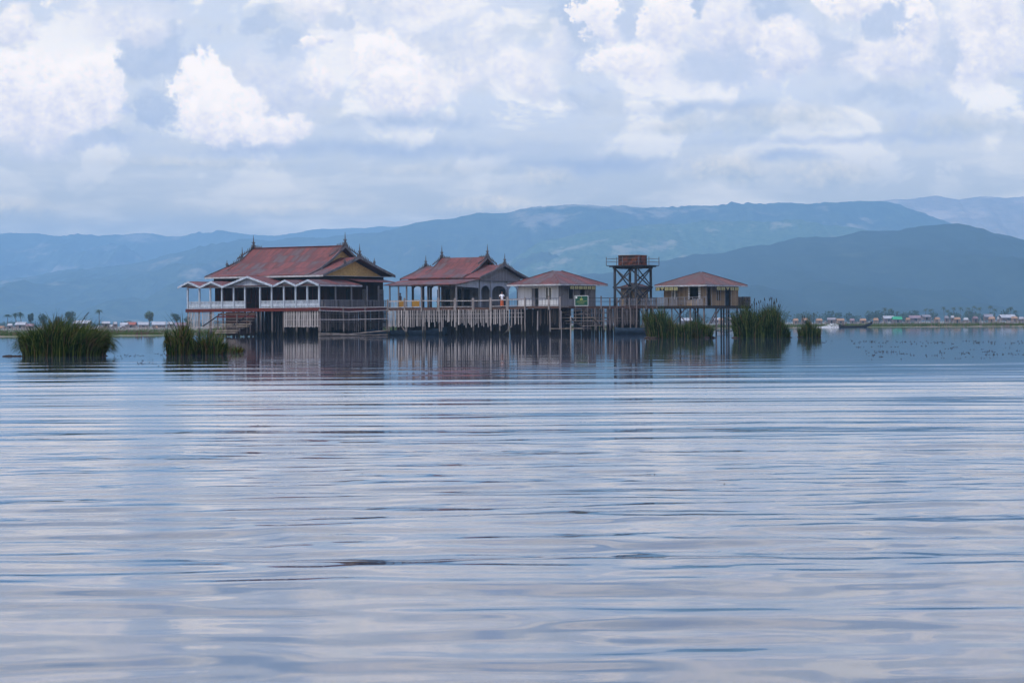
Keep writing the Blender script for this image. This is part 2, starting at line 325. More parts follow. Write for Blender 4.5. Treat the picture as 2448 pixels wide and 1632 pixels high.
        q = MB(); q.slab([(u0+.3, vg+.28, z0-.02), (u1-.3, vg+.28, z0-.02), (um, vg+.28, za-.09)], (0, .06, 0)); q.build('gable_panel', M['gableb'], go)
    # columns
    cols = [449, 477, 503, 531, 559, 586, 622, 650, 679, 707, 735, 763]
    us = [f.U(p, 0) for p in cols]
    c = MB(); c.box((-.085, -.085, DZ), (.085, .085, zv-.02)); c0 = c.build('column', M['white'], r, (us[0], 0, 0)); spread(c0, [(u-us[0], 0, 0) for u in us[1:]])
    bm = MB(); bm.box((us[0]-.1, -.06, zv-.16), (.06, .06, zv-.02)); bm.build('eave_beam', M['trim'], r)
    c = MB(); c.box((-.07, -.07, DZ), (.07, .07, zv-.02)); rv = [f.V(p, 0) for p in (802, 840, 877, 905)]; c0 = c.build('column', M['greyw'], r, (0, rv[0], 0)); spread(c0, [(0, v-rv[0], 0) for v in rv[1:]])
    c = MB(); c.tube([(0, 0, DZ), (0, 0, zv)], .08); c0 = c.build('column', M['post'], r, (us[0], 3.9, 0)); spread(c0, [(0, d, 0) for d in (3.6, 7.2, 10.8)]+[(us[2]-us[0]-.3, -.1, 0)])
    # balustrades
    for i in range(11):
        if i == 5: continue
        a, b = us[i]+.09, us[i+1]-.09
        q = MB(); q.box((a, -.02, DZ+.03), (b, .02, DZ+.10)); q.box((a, -.03, DZ+.80), (b, .03, DZ+.87)); q.box((a, -.02, DZ+.52), (b, .02, DZ+.57)); q.box((a, -.012, DZ+.22), (b, .012, DZ+.50))
        pickets(q, (a, 0, 0), (b, 0, 0), DZ+.1, DZ+.22, .13, .06, .03, 0, 0); pickets(q, (a, 0, 0), (b, 0, 0), DZ+.57, DZ+.8, .13, .075, .03, 0, 0)
        q.build('balustrade', M['white'], r)
    vs = [0.1]+rv+[vR]
    for a, b in zip(vs[:-1], vs[1:]):
        q = MB(); q.box((-.02, a+.08, DZ+.03), (.02, b-.08, DZ+.10)); q.box((-.03, a+.08, DZ+.84), (.03, b-.08, DZ+.9)); pickets(q, (0, a+.1, 0), (0, b-.1, 0), DZ+.1, DZ+.84, .14, .10, .03, .05, .04)
        q.build('balustrade', M['greyw'], r)
    q = MB(); q.bar((us[0], .1, DZ+.85), (us[0], vR, DZ+.85), .06); pickets(q, (us[0], .1, 0), (us[0], 11, 0), DZ+.05, DZ+.85, .16, .07, .03, 0, .05); q.build('balustrade', M['white'], r)
    # stilts
    st = MB(); st.tube([(0, 0, -1.2), (0, 0, DZ-.2)], [.12, .10]); s0 = st.build('stilt', M['post'], r, (us[0], .05, 0)); offs = []
    for v in (.05, 4., 8., 12.):
        for i, u in enumerate(us):
            if v == .05 and i == 0: continue
            if v > 1 and i % 2: continue
            offs.append((u-us[0]+random.uniform(-.1, .1), v-.05, 0))
    spread(s0, offs)
    st = MB(); st.tube([(0, 0, -1.2), (0, 0, DZ-.2)], [.15, .13]); s0 = st.build('stilt', M['postd'], r, (f.U(628, 1.6), 1.6, 0)); spread(s0, [(x, y, 0) for x, y in ((.9, .6), (1.7, .3), (2.4, 3.1), (3.3, -.6), (4.4, .4), (5.1, -.4), (5.9, .1), (6.7, -.3), (7.5, .2))])
    for a, b in ((679, 763), (449, 515)):
        k = MB(); u0, u1 = f.U(a, -.1), f.U(b, -.1); pickets(k, (u0, -.1, 0), (u1, -.1, 0), 1.05 if a > 500 else .95, DZ-.36, .24, .125 if a > 500 else .09, .04, .2, .05 if a > 500 else .2, .05)
        for z in (DZ-.75, DZ-1.35, 1.12): k.box((u0, -.06, z), (u1, -.02, z+.05))
        k.build('picket_skirt', M['bamboo'], r)
    k = MB(); pickets(k, (.05, .3, 0), (.05, vR-.2, 0), .8, DZ-.36, .16, .09, .03, .2, .1, .25); k.box((.08, .3, DZ-.7), (.12, vR, DZ-.63)); k.box((.08, .3, 1.6), (.12, vR, 1.67)); k.build('picket_skirt', M['bamboo2'], r)
    for a, b, v, ms in ((us[2], -.4, 12.5, .03), (us[3], -1, 7.5, .05), (us[5]+.6, -.5, 2.6, .16)):
        k = MB(); pickets(k, (a, v, 0), (b, v, 0), -.4, DZ-.22, .3, .31, .03, .1, ms, .1); k.box((a, v+.04, 1.5), (b, v+.08, 1.6)); k.build('rear_shade_skirt', M['postd'], r)  # dark and near-solid, added to keep daylight out from under the hall
    for i in range(34):
        px = random.choice((random.uniform(560, 680), random.uniform(600, 760))); v = random.uniform(.2, 3.5); u = f.U(px, v); m = MB(); m.tube([(u, v, -1.2), (u+random.uniform(-.2, .2), v, DZ-.2)], random.uniform(.04, .09)); m.build('stilt', M['postd'] if i % 3 else M['post'], r)
    for i in range(10):
        v = f.V(random.uniform(775, 920), .25); m = MB(); m.tube([(.25, v, -1.2), (.25, v+random.uniform(-.3, .3), DZ-.4)], random.uniform(.04, .07)); m.build('stilt', M['post'], r)
    b = MB()
    for i in range(5, 11): b.bar((us[i], 1.9, .3), (us[i]+1.2, 1.9, 1.6), .08); b.bar((us[i]+1.4, 2.0, .3), (us[i]+.2, 2.0, 1.6), .08)
    b.build('cross_brace', M['postd'], r)
    # staircase going down to the water in front of the big porch
    sc = empty('staircase', (0, 0, 0), 0, None, None); sc.parent = r
    for pa, pb, py, v, th, mt in ((524, 614, 749, -.35, .2, 'brownb'), (521, 612, 755, -.7, .16, 'redb'), (520, 612, 760, -.95, .08, 'post'), (516, 606, 766, -1.3, .07, 'post'), (513, 602, 769.5, -1.6, .07, 'brownb'), (512, 600, 774, -2.0, .10, 'plank'), (511, 594, 779, -2.4, .10, 'plank'), (510, 584, 784, -2.75, .06, 'post'), (510, 572, 789, -3.1, .09, 'plank'), (514, 566, 794, -3.4, .09, 'plank')):
        a, b = f.U(pa, v), f.U(pb, v); z = Z(py, (a+b)/2, v); t = MB(); t.box((a, v-.25, z-th), (b, v+.15, z)); t.build('step', M[mt], sc)
    t = MB()
    for a, v, h in ((614, -.6, 2.7), (566, -2.0, 2.6), (598, -2., 1.7), (572, -3.1, 1.0), (540, -3., 1.4), (590, -1., 2.2), (520, -1.5, 2.2)): u = f.U(a, v); t.tube([(u, v, -1), (u, v, h)], .08)
    t.build('stair_post', M['post'], sc)
    t = MB(); pickets(t, (f.U(540, -.2), -.2, 0), (f.U(612, -.2), -.2, 0), .1, DZ-.4, .26, .25, .04, .1, .08, .1); t.box((f.U(540, -.2), -.16, 1.2), (f.U(612, -.2), -.12, 1.3)); t.build('stair_shade_boards', M['darkw'], sc)  # dark boards added to paint in the black void behind the steps
    t = MB()
    for a in (530, 600): t.bar((f.U(a, -.3), -.3, DZ-.5), (f.U(a-14, -.3), -2.6, 1.2), .05, .12)
    t.build('stair_frame', M['postd'], sc)
    return f
fh = hall()
# ---- bamboo fence beside the hall
def fence():
    a = at(765, 720, 282.6); b = at(926, 720, 289.6)
    fr = Frame(765, 282.6, -math.atan2(b.y-a.y, b.x-a.x)); r = fr.empty('bamboo_fence', 'open pole fence standing in the water between hall and boardwalk', 'fence')
    us = [fr.U(p, 0) for p in (765, 821, 873, 925)]
    for u, h in zip(us, (3.3, 3.45, 3.5, 3.4)):
        m = MB(); m.tube([(u, 0, -1.2), (u+.02, 0, 1.5), (u-.03, 0, h)], .085); m.build('fence_post', M['post'], r)
    for z0, z1, z2, c in ((2.9, 2.75, 2.92, 'bamboo'), (1.88, 1.86, 1.95, 'bamboo'), (.32, .22, .6, 'plank'), (.12, .10, .12, 'plank'), (3.27, 3.2, 3.28, 'bamboo')):
        m = MB(); m.tube([(us[0]-.3, -.1, z0), (us[1]+.8, -.1, z1), (us[3], -.1, z2)], .045 if c == 'bamboo' else .07); m.build('rail', M[c], r)
fence()
# ================================================================== PAVILION
def arch(mb, u, v0, v1, ztop, zspring, rise, th=.08, n=10):
    """board between two posts with an arched cut-out (in the v direction)"""
    for i in range(n):
        a, b = i/n, (i+1)/n
        def cz(t): return zspring+rise*(1-abs(2*t-1)**2.6)**.6
        mb.slab([(u, v0+(v1-v0)*a, cz(a)), (u, v0+(v1-v0)*b, cz(b)), (u, v0+(v1-v0)*b, ztop), (u, v0+(v1-v0)*a, ztop)], (-th, 0, 0))
def pavilion():
    f = Frame(1092, 287.5, PHI); Z = f.Z
    r = f.empty('open_pavilion', 'mid-sized stilt pavilion with red tiered roof, arched gable porch and open left side', 'building')
    eU = f.U(1147, 4.1); V0, V1 = 4.1, f.V(1266, eU); VM = (V0+V1)/2; eL = f.U(957, V0)
    ze = Z(664.5, eU, V0); zB = Z(634, eU, VM); aR = f.U(1166, VM); aL = f.U(1057, VM); zA = Z(615.5, aR, VM); uL = f.U(928, 0)
    vb = f.V(1240, -.5)
    box_obj('deck', (uL-.1, -.2, DZ-.18), (.3, vb+.6, DZ-.004), M['brownb'], r)
    vk = V0+(VM-V0)*.45; kB = ze+(zB-ze)*.42
    pB = [(V0, ze), (vk, kB), (VM, zB), (2*VM-vk, kB), (V1, ze)]
    vq = V0+(VM-V0)*.36; zq = ze+(zB-ze)*.34; vh = V0+(VM-V0)*.66; zh = zq+(zA-zq)*.42
    pA = [(V0+.02, ze+.075), (vq, zq+.11), (vh, zh), (VM, zA), (2*VM-vh, zh), (2*VM-vq, zq+.11), (V1-.02, ze+.075)]
    curved_roof('lower_roof', r, eL, eU, pB, M['roof']); curved_roof('upper_roof', r, aL, aR, pA, M['roof'])
    for u in (eU+.002, eL-.062): barge('barge_board', r, u, pB, M['verge'], .26)
    for u in (aR+.002, aL-.062): barge('barge_board', r, u, pA[1:-1], M['verge'], .24, dz=-.12)
    for u in (aL, aR):
        finial(r, (u, VM, zA), 1.35, .5)
        for sg in (-1, 1): crest(r, (u, VM+sg*.25, zA-.02), (u, VM+sg*1.9, zh+.35), .42, .28)
        crest(r, (u, VM, zA+.1), (u+(1.2 if u == aL else -1.2), VM, zA+.1), .26, plane='u')
    for u in (eL, eU):
        finial(r, (u, VM, zB), 1.2, .46)
        for sg in (-1, 1): crest(r, (u, VM+sg*.25, zB), (u, VM+sg*1.9, zB-(zB-kB)*.62), .42, .28)
        crest(r, (u, VM, zB+.1), (u+(.8 if u == eL else -.8), VM, zB+.1), .24, plane='u')
    for gu, sg in ((eU-.5, -1), (eL+.8, 1)):
        g = MB(); g.slab([(gu, V0+.5, ze-.3), (gu, V1-1.2, ze-.3), (gu, V1-1.2, ze+.1), (gu, VM, zB-.15), (gu, V0+.5, ze+.1)], (sg*.1, 0, 0)); g.build('gable_wall', M['greyw'], r)
    for gu, sg in ((aR-.4, -1), (aL+.4, 1)):
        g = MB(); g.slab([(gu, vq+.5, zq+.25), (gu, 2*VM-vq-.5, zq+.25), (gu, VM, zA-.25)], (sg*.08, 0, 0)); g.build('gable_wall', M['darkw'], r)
    # front lean-to
    zv = Z(680, 0, 0); q = MB(); q.slab([(uL+f.U(918, 0)-f.U(928, 0), -.3, zv), (.3, -.3, zv), (eU+.05, V0+.25, ze-.12), (eL+.2, V0+.25, ze-.12)], (0, 0, .06)); q.build('verandah_roof', M['roof'], r)
    q = MB(); q.slab([(.0, -.1, zv-.05), (.0, V0+.2, ze-.2), (.0, V0+.2, zv-.35), (.0, -.1, zv-.2)], (-.06, 0, 0)); q.build('end_boarding', M['gableb'], r)
    # posts
    fu = [f.U(p, 0) for p in (932, 953, 972, 1008, 1049, 1091)]
    c = MB(); c.box((-.07, -.07, DZ), (.07, .07, zv)); c0 = c.build('column', M['greyw'], r, (fu[0], 0, 0)); spread(c0, [(u-fu[0], 0, 0) for u in fu[1:]])
    c = MB(); c.box((-.1, -.1, DZ), (.1, .1, ze-.1)); mu = [f.U(p, 4.3) for p in (987, 1010, 1030, 1058)]; c0 = c.build('column', M['post'], r, (mu[0], 4.3, 0)); spread(c0, [(u-mu[0], 0, 0) for u in mu[1:]]+[(f.U(p, 8.6)-mu[0], 4.3, 0) for p in (1012, 1024, 1050)]+[(f.U(p, 12.3)-mu[0], 8., 0) for p in (1060, 1085)])
    bm = MB(); bm.box((fu[0], -.05, zv-.14), (0, .05, zv-.02)); bm.box((fu[0], 4.24, zv+.1), (-.2, 4.36, zv+.24)); bm.box((fu[0]+2, V1-2.2, zv), (-.2, V1-2.1, zv+.14)); bm.build('roof_beam', M['post'], r)
    ab = MB()
    for a, b in zip(mu[:-1], mu[1:]):
        for i in range(6):
            t0, t1 = i/6, (i+1)/6
            zz = lambda t: zv-.55+.5*(1-abs(2*t-1)**2)**.5
            ab.slab([(a+(b-a)*t0, 4.3, zz(t0)), (a+(b-a)*t1, 4.3, zz(t1)), (a+(b-a)*t1, 4.3, zv+.1), (a+(b-a)*t0, 4.3, zv+.1)], (0, .05, 0))
    ab.build('arch_board', M['postd'], r)
    # enclosed room behind: boards on the right half
    u0 = f.U(1028, 4.6); z1 = ze-.1
    W = MB(); W.box((u0+1.6, 4.6, DZ), (-2.6, 4.72, z1)); W.box((-2.72, 4.72, DZ), (-2.6, f.V(1212, -2.6), z1)); W.box((u0+1.6, 4.72, DZ), (u0+1.72, 11, z1)); W.build('wall', M['greyw'], r)
    for a, b in ((1046, 1053), (1066, 1076), (1095, 1103), (1110, 1124)):
        w = MB(); w.box((f.U(a, 4.6), 4.54, DZ+.2), (f.U(b, 4.6), 4.597, DZ+2.1)); w.build('window', M['dark'], r)
    w = MB(); w.box((-2.597, f.V(1196, -2.6), DZ+.05), (-2.55, f.V(1207, -2.6), DZ+2.2)); w.build('door', M['dark'], r)
    # arched gable porch
    pv = [f.V(p, -.5) for p in (1147, 1173, 1213, 1239)]
    c = MB(); c.box((-.13, -.13, DZ), (.13, .13, ze-.28)); c0 = c.build('column', M['gableb'], r, (-.5, pv[0], 0)); spread(c0, [(0, v-pv[0], 0) for v in pv[1:]])
    A = MB()
    for a, b in zip(pv[:-1], pv[1:]): arch(A, -.46, a+.13, b-.13, ze-.29, ze-1.75, .9)
    A.build('arch_board', M['gableb'], r)
    # inner railings on the open left part
    q = MB(); q.box((fu[0], -.02, DZ+.78), (fu[3], .02, DZ+.84)); pickets(q, (fu[0], 0, 0), (fu[3], 0, 0), DZ+.02, DZ+.8, .2, .05, .03, .1, .05); q.build('railing', M['bamboo'], r)
    q = MB(); q.box((fu[0], 9.0, DZ+.7), (mu[3], 9.05, DZ+.8)); pickets(q, (fu[0], 9, 0), (mu[3], 9, 0), DZ, DZ+.7, .25, .05, .03, .1, .05); q.build('railing', M['postd'], r)
    st = MB(); st.tube([(0, 0, -1.2), (0, 0, DZ-.18)], [.12, .10]); s0 = st.build('stilt', M['postd'], r, (fu[0], .6, 0))
    spread(s0, [(i*2.0+random.uniform(-.2, .2), j*3.3, 0) for i in range(6) for j in range(4) if i+j])
    for v in (3., 9.5): k = MB(); pickets(k, (fu[0], v, 0), (0, v, 0), -.4, DZ-.2, .3, .31, .03, .1, .04, .08); k.box((fu[0], v+.04, 1.5), (0, v+.08, 1.6)); k.build('rear_shade_skirt', M['postd'], r)  # dense dark skirts added to block daylight below the pavilion
    for a, b, lab in ((952, 965, 'narrow ochre cloth hung over the pavilion railing beside the seated figure'), (985, 1003, 'wide ochre cloth hung over the pavilion railing between two posts')):
        wa, wb = f.world(f.U(a, -.06), -.06), f.world(f.U(b, -.06), -.06); L = (wb-wa).length; n = 16; m = MB()
        for i in range(n):
            x0, x1 = L*i/n, L*(i+1)/n; y = lambda x: .03*math.sin(x*22)
            m.slab([(x0, y(x0), -.74), (x1, y(x1), -.74+.03*math.sin(i)), (x1, y(x1)*.3, 0), (x0, y(x0)*.3, 0)], (0, .012, 0))
        o = m.build('hanging_cloth', M['ochre'], None, (wa.x, wa.y, DZ+.86)); o.rotation_euler = (0, 0, -PHI); tag(o, lab, 'cloth', 'ochre cloths on the pavilion railing')
    return f
fp = pavilion()
# ================================================================== BOARDWALKS
def line_frame(pxa, Ya, pxb, Yb):
    a, b = at(pxa, 720, Ya), at(pxb, 720, Yb); return Frame(pxb, Yb, -math.atan2(b.y-a.y, b.x-a.x))
def boardwalk():
    f = line_frame(927, 289.5, 1340, 280.5)
    r = f.empty('boardwalk', 'long raised boardwalk with grey bamboo picket skirt in front of the pavilion', 'boardwalk')
    uL = f.U(927, 0); N = 14
    def zt(u): t = (u-uL)/(0-uL); return DZ-.14+.05*math.sin(9*t)+.1*t
    d = MB(); e = MB()
    for i in range(N):
        a, b = uL*(1-i/N), uL*(1-(i+1)/N); d.slab([(a, .06, zt(a)), (b, .06, zt(b)), (b, 2.3, zt(b)), (a, 2.3, zt(a))], (0, 0, -.09))
        e.slab([(a, 0, zt(a)-.26), (b, 0, zt(b)-.26), (b, 0, zt(b)+.03), (a, 0, zt(a)+.03)], (0, .055, 0))
    d.build('deck', M['plank'], r); e.build('edge_board', M['brownb'], r)
    px = [927, 967, 1008, 1048, 1088, 1131, 1173, 1213, 1255, 1312, 1339]
    ps = [f.U(p, -.05) for p in px]
    for i, u in enumerate(ps):
        m = MB(); w = .09 if i not in (3, 4, 5, 6, 7) else .15; z = zt(u); h = 1.0+random.uniform(-.05, .12)
        m.box((u-w, -.12, z-.4), (u+w, .0-.003, z+h)); m.box((u-w*.7, -.1, z+h), (u+w*.7, -.02, z+h+.08)); m.build('rail_post', M['stilt'], r)
    for i in range(8 if True else 0):
        a, b = ps[i], ps[i+1]
        if i < 8:
            m = MB(); m.bar((a, -.06, zt(a)+.82), (b, -.06, zt(b)+.82), .06, .09); 
            if i % 3 != 2: m.bar((a, -.06, zt(a)+.14), (b, -.06, zt(b)+.14), .05, .06)
            m.build('rail', M['bamboo'], r)
    for i in range(7, 10):
        a, b = ps[i], ps[i+1]; m = MB(); m.bar((a, -.03, zt(a)+.88), (b, -.03, zt(b)+.88), .05, .06); m.bar((a, -.03, zt(a)+.12), (b, -.03, zt(b)+.12), .04, .05)
        pickets(m, (a, -.03, 0), (b, -.03, 0), zt(a)+.12, zt(a)+.88, .38, .03, .03, .1, 0); m.build('balustrade', M['metal'], r)
    a = f.U(930, .1); b = f.U(1253, .1); k = MB()
    pickets(k, (a, -.07, 0), (f.U(1008, .1), -.07, 0), 1.02, DZ-.32, .23, .125, .05, .22, .04, .08, .03)
    pickets(k, (f.U(1008, .1), -.07, 0), (f.U(1100, .1), -.07, 0), 1.3, DZ-.32, .23, .125, .05, .25, .09, .42, .07)
    pickets(k, (f.U(1100, .1), -.07, 0), (b, -.07, 0), 1.15, DZ-.32, .23, .125, .05, .25, .08, .28, .06)
    for z in (2.45, 2.0): k.tube([(a, -.11, z), ((a+b)/2, -.11, z-.07), (b, -.11, z+.03)], .022, 5)
    k.build('picket_skirt', M['bamboo'], r)
    k = MB(); pickets(k, (f.U(1267, .3), .3, 0), (-.1, .3, 0), 1.1, DZ-.35, .16, .09, .03, .3, .22, .3, .05); k.build('picket_skirt', M['bamboo2'], r)
    # stilts: some straight, some leaning
    for p, lx, top in ((927, 0, 2.8), (968, -.1, 2.8), (969, .0, 1.2), (1008, 0, 2.9), (1013, 0, 1.6), (1047, .1, 2.8), (1054, -.15, 1.7), (1088, .05, 2.8), (1129, 0, 2.8), (1171, 0, 2.8), (1191, .1, 2.4), (1213, 0, 3.0), (1244, .1, 2.6), (1255, 0, 4.1), (1283, -.1, 2.7), (1312, 0, 2.8), (1339, 0, 2.9)):
        u = f.U(p, -.16); m = MB(); vv = .14 if p not in (1255, 1339) else -.17; m.tube([(u+lx, vv, -1.2), (u+lx*.3, vv, 1.2), (u, vv, top)], [.085, .08, .07]); m.build('stilt', M['stilt'], r)
    st = MB(); st.tube([(0, 0, -1.2), (0, 0, DZ-.2)], [.11, .10]); s0 = st.build('stilt', M['postd'], r, (ps[0]+.3, 1.9, 0)); spread(s0, [(i*1.95+random.uniform(-.3, .3), 0, 0) for i in range(1, 10)])
    k = MB(); pickets(k, (uL, 2.2, 0), (0, 2.2, 0), -.4, DZ-.3, .3, .31, .03, .1, .05, .1); k.box((uL, 2.24, 1.5), (0, 2.28, 1.6)); k.build('rear_shade_skirt', M['postd'], r)  # near-solid dark skirt, added so the space below reads black
    for a, b in (((955, 1.4), (979, .05)), ((1224, 1.1), (1196, .05))):
        m = MB(); m.tube([(f.U(a[0], -.3), -.3, a[1]), (f.U(b[0], -.5), -.5, b[1]-.3)], .06); m.build('brace', M['post'], r)
    return f
fb_ = boardwalk()
def boardwalk_east():
    f = line_frame(1340, 284.5, 1572, 287)
    r = f.empty('boardwalk', 'dark railed boardwalk under the water tower linking the two small houses', 'boardwalk')
    uL = f.U(1341, 0); box_obj('deck', (uL, .06, DZ-.15), (0, 2.6, DZ), M['plank'], r); box_obj('edge_board', (uL, 0, DZ-.3), (.02, .055, DZ+.02), M['brownb'], r)
    for p in (1437, 1458, 1475, 1505, 1522, 1545, 1570):
        u = f.U(p, -.06); m = MB(); m.box((u-.07, -.11, DZ-.4), (u+.07, -.003, DZ+(1.15 if p == 1437 else .95))); m.build('rail_post', M['post'], r)
    u0 = f.U(1405, -.04)
    for z, h in ((.92, .06), (.52, .05)):
        m = MB(); m.bar((u0, -.04, DZ+z), (0, -.04, DZ+z), .05, h); m.build('rail', M['tower'], r)
    m = MB(); a = f.U(1480, -.02); m.box((a, -.02, DZ+.1), (0, 0, DZ+.14)); pickets(m, (a, -.01, 0), (0, -.01, 0), DZ+.05, DZ+.85, .17, .13, .03, .2, .15, 0); m.build('balustrade', M['greyw'], r)
    k = MB(); pickets(k, (f.U(1398, .1), .1, 0), (f.U(1527, .1), .1, 0), 1.15, DZ-.3, .13, .08, .03, .25, .16, .12, .03)
    for z in (2.6, 1.5): k.box((f.U(1398, .1), .13, z), (f.U(1527, .1), .16, z+.06))
    k.build('picket_skirt', M['post'], r)
    for p in (1405, 1422, 1444, 1470, 1489, 1507, 1521, 1540, 1560):
        u = f.U(p, -.1); m = MB(); m.tube([(u, -.1, -1.2), (u+random.uniform(-.06, .06), -.1, DZ-.2)], .07); m.build('stilt', M['post'], r)
    for i in range(16):
        u = uL*random.random()*.98; v = random.uniform(.3, 1.8); m = MB(); m.tube([(u, v, -1.2), (u+random.uniform(-.15, .15), v, DZ-.2)], random.uniform(.05, .1)); m.build('stilt', M['post'] if i % 3 else M['postd'], r)
    for z in (2.4, 1.95, 1.3, .8):
        m = MB(); a = uL*random.uniform(.75, 1); m.bar((a, .2, z), (a+random.uniform(3, 5), .2, z+random.uniform(-.1, .1)), .06, .12); m.build('cross_plank', M['post'], r)
    k = MB(); pickets(k, (uL, 2.5, 0), (f.U(1530, 2.5), 2.5, 0), -.4, DZ-.3, .3, .31, .03, .1, .08, .1); k.box((uL, 2.54, 1.5), (f.U(1530, 2.5), 2.58, 1.6)); k.build('rear_shade_skirt', M['postd'], r)  # dark skirt added to shut out light behind the stilts
    m = MB(); m.bar((f.U(1530, .5), .5, 2.9), (f.U(1550, .5), .5, .6), .09); m.bar((f.U(1550, .6), .6, 2.9), (f.U(1530, .6), .6, .6), .09); m.build('brace', M['post'], r)
boardwalk_east()
def landing():
    f = Frame(1400, 281.5, PHI)
    r = f.empty('landing_stairs', 'rickety plank stairs leading from the water up to the first small house', 'stairs')
    for a, b, z, v in ((1340, 1368, 2.55, -.3), (1342, 1408, 2.75, 0), (1352, 1412, 2.3, -.7), (1340, 1426, 1.95, -1.2), (1352, 1452, 1.6, -1.7), (1392, 1440, 1.05, -2.2), (1318, 1396, .75, -2.9)):
        m = MB(); m.box((f.U(a, v), v-.17, z-.06), (f.U(b, v), v+.17, z)); m.build('tread', M['plank'] if a in (1340, 1318) else M['post'], r)
    for p, v, h in ((1341, -1.5, 2.7), (1364, -1.5, 2.1), (1458, -1.0, 1.9), (1395, -.8, 2.6), (1425, -.8, 1.8)):
        u = f.U(p, v); m = MB(); m.tube([(u, v, -1.2), (u, v, h)], .075); m.build('stair_post', M['bamboo'] if p < 1370 else M['post'], r)
    for a, b in (((1345, 2.6, 0), (1400, .6, -2.8)), ((1395, 2.7, 0), (1438, .9, -2.4))):
        m = MB(); m.bar((f.U(a[0], a[2]), a[2], a[1]), (f.U(b[0], b[2]), b[2], b[1]), .06, .18); m.build('stringer', M['postd'], r)
landing()
# ================================================================== HIP-ROOFED HOUSES
def hip(name, parent, u0, u1, v0, v1, ze, za, ridge, mats, th=.07):
    """hipped roof; ridge = half length of the ridge along v"""
    um = (u0+u1)/2; vm = (v0+v1)/2; A = (um, vm-ridge, za); B = (um, vm+ridge, za)
    m = MB(); m.slab([(u0, v0, ze), (u1, v0, ze), A], (0, 0, th), 0); m.slab([(u1, v1, ze), (u0, v1, ze), B], (0, 0, th), 0)
    m.slab([(u1, v0, ze), (u1, v1, ze), B, A], (0, 0, th), 1); m.slab([(u0, v1, ze), (u0, v0, ze), A, B], (0, 0, th), 1)
    o = m.build(name, mats, parent)
    c = MB()
    for p, q in (((u0, v0, ze), A), ((u1, v0, ze), A), ((u1, v1, ze), B), ((u0, v1, ze), B)): c.bar(Vector(p)+Vector((0, 0, th+.03)), Vector(q)+Vector((0, 0, th+.03)), .16, .05)
    c.build('hip_cap', mats[0], o); return o
def letters(text, frame, ua, ub, vfix, zc, h, axis, label, group=None):
    """row of yellow plates with dark characters hung under an eave; axis 'u' or 'v' """
    n = len(text)
    wa = frame.world(ua, vfix) if axis == 'u' else frame.world(vfix, ua); wb = frame.world(ub, vfix) if axis == 'u' else frame.world(vfix, ub)
    L = (wb-wa).length; ang = -frame.phi if axis == 'u' else -frame.phi+PI/2
    r = empty('letter_banner', (wa.x, wa.y, zc), ang, label, 'banner', group)
    st = MB(); st.bar((0, .03, h*.62), (L, .03, h*.62), .03); st.box((0, .02, -h*.5), (L, .03, h*.5)); st.build('banner_strip', M['dark'], r)
    for i, ch in enumerate(text):
        x = L*(i+.5)/n; m = MB(); w = L/n*.40
        if ch == 'V': m.slab([(x-w, 0, h*.45), (x+w, 0, h*.45), (x, 0, -h*.5)], (0, .015, 0))
        else: m.box((x-w, 0, -h*.46), (x+w, .015, h*.46))
        p = m.build('plate', M['cream'], r)
        cu = bpy.data.curves.new('character', 'FONT'); cu.body = 'Q' if ch == 'V' else ch; cu.size = h*.85 if ch != 'V' else h*.4; cu.extrude = .004; cu.align_x = 'CENTER'; cu.align_y = 'CENTER'
        to = bpy.data.objects.new('character', cu); COL.objects.link(to); dg = bpy.context.evaluated_depsgraph_get(); me = bpy.data.meshes.new_from_object(to.evaluated_get(dg)); bpy.data.objects.remove(to)
        me.materials.clear(); me.materials.append(M['ink']); o = bpy.data.objects.new('character', me); COL.objects.link(o); o.parent = p; o.rotation_euler = (PI/2, 0, 0); o.location = (x, -.006, 0 if ch != 'V' else h*.15)
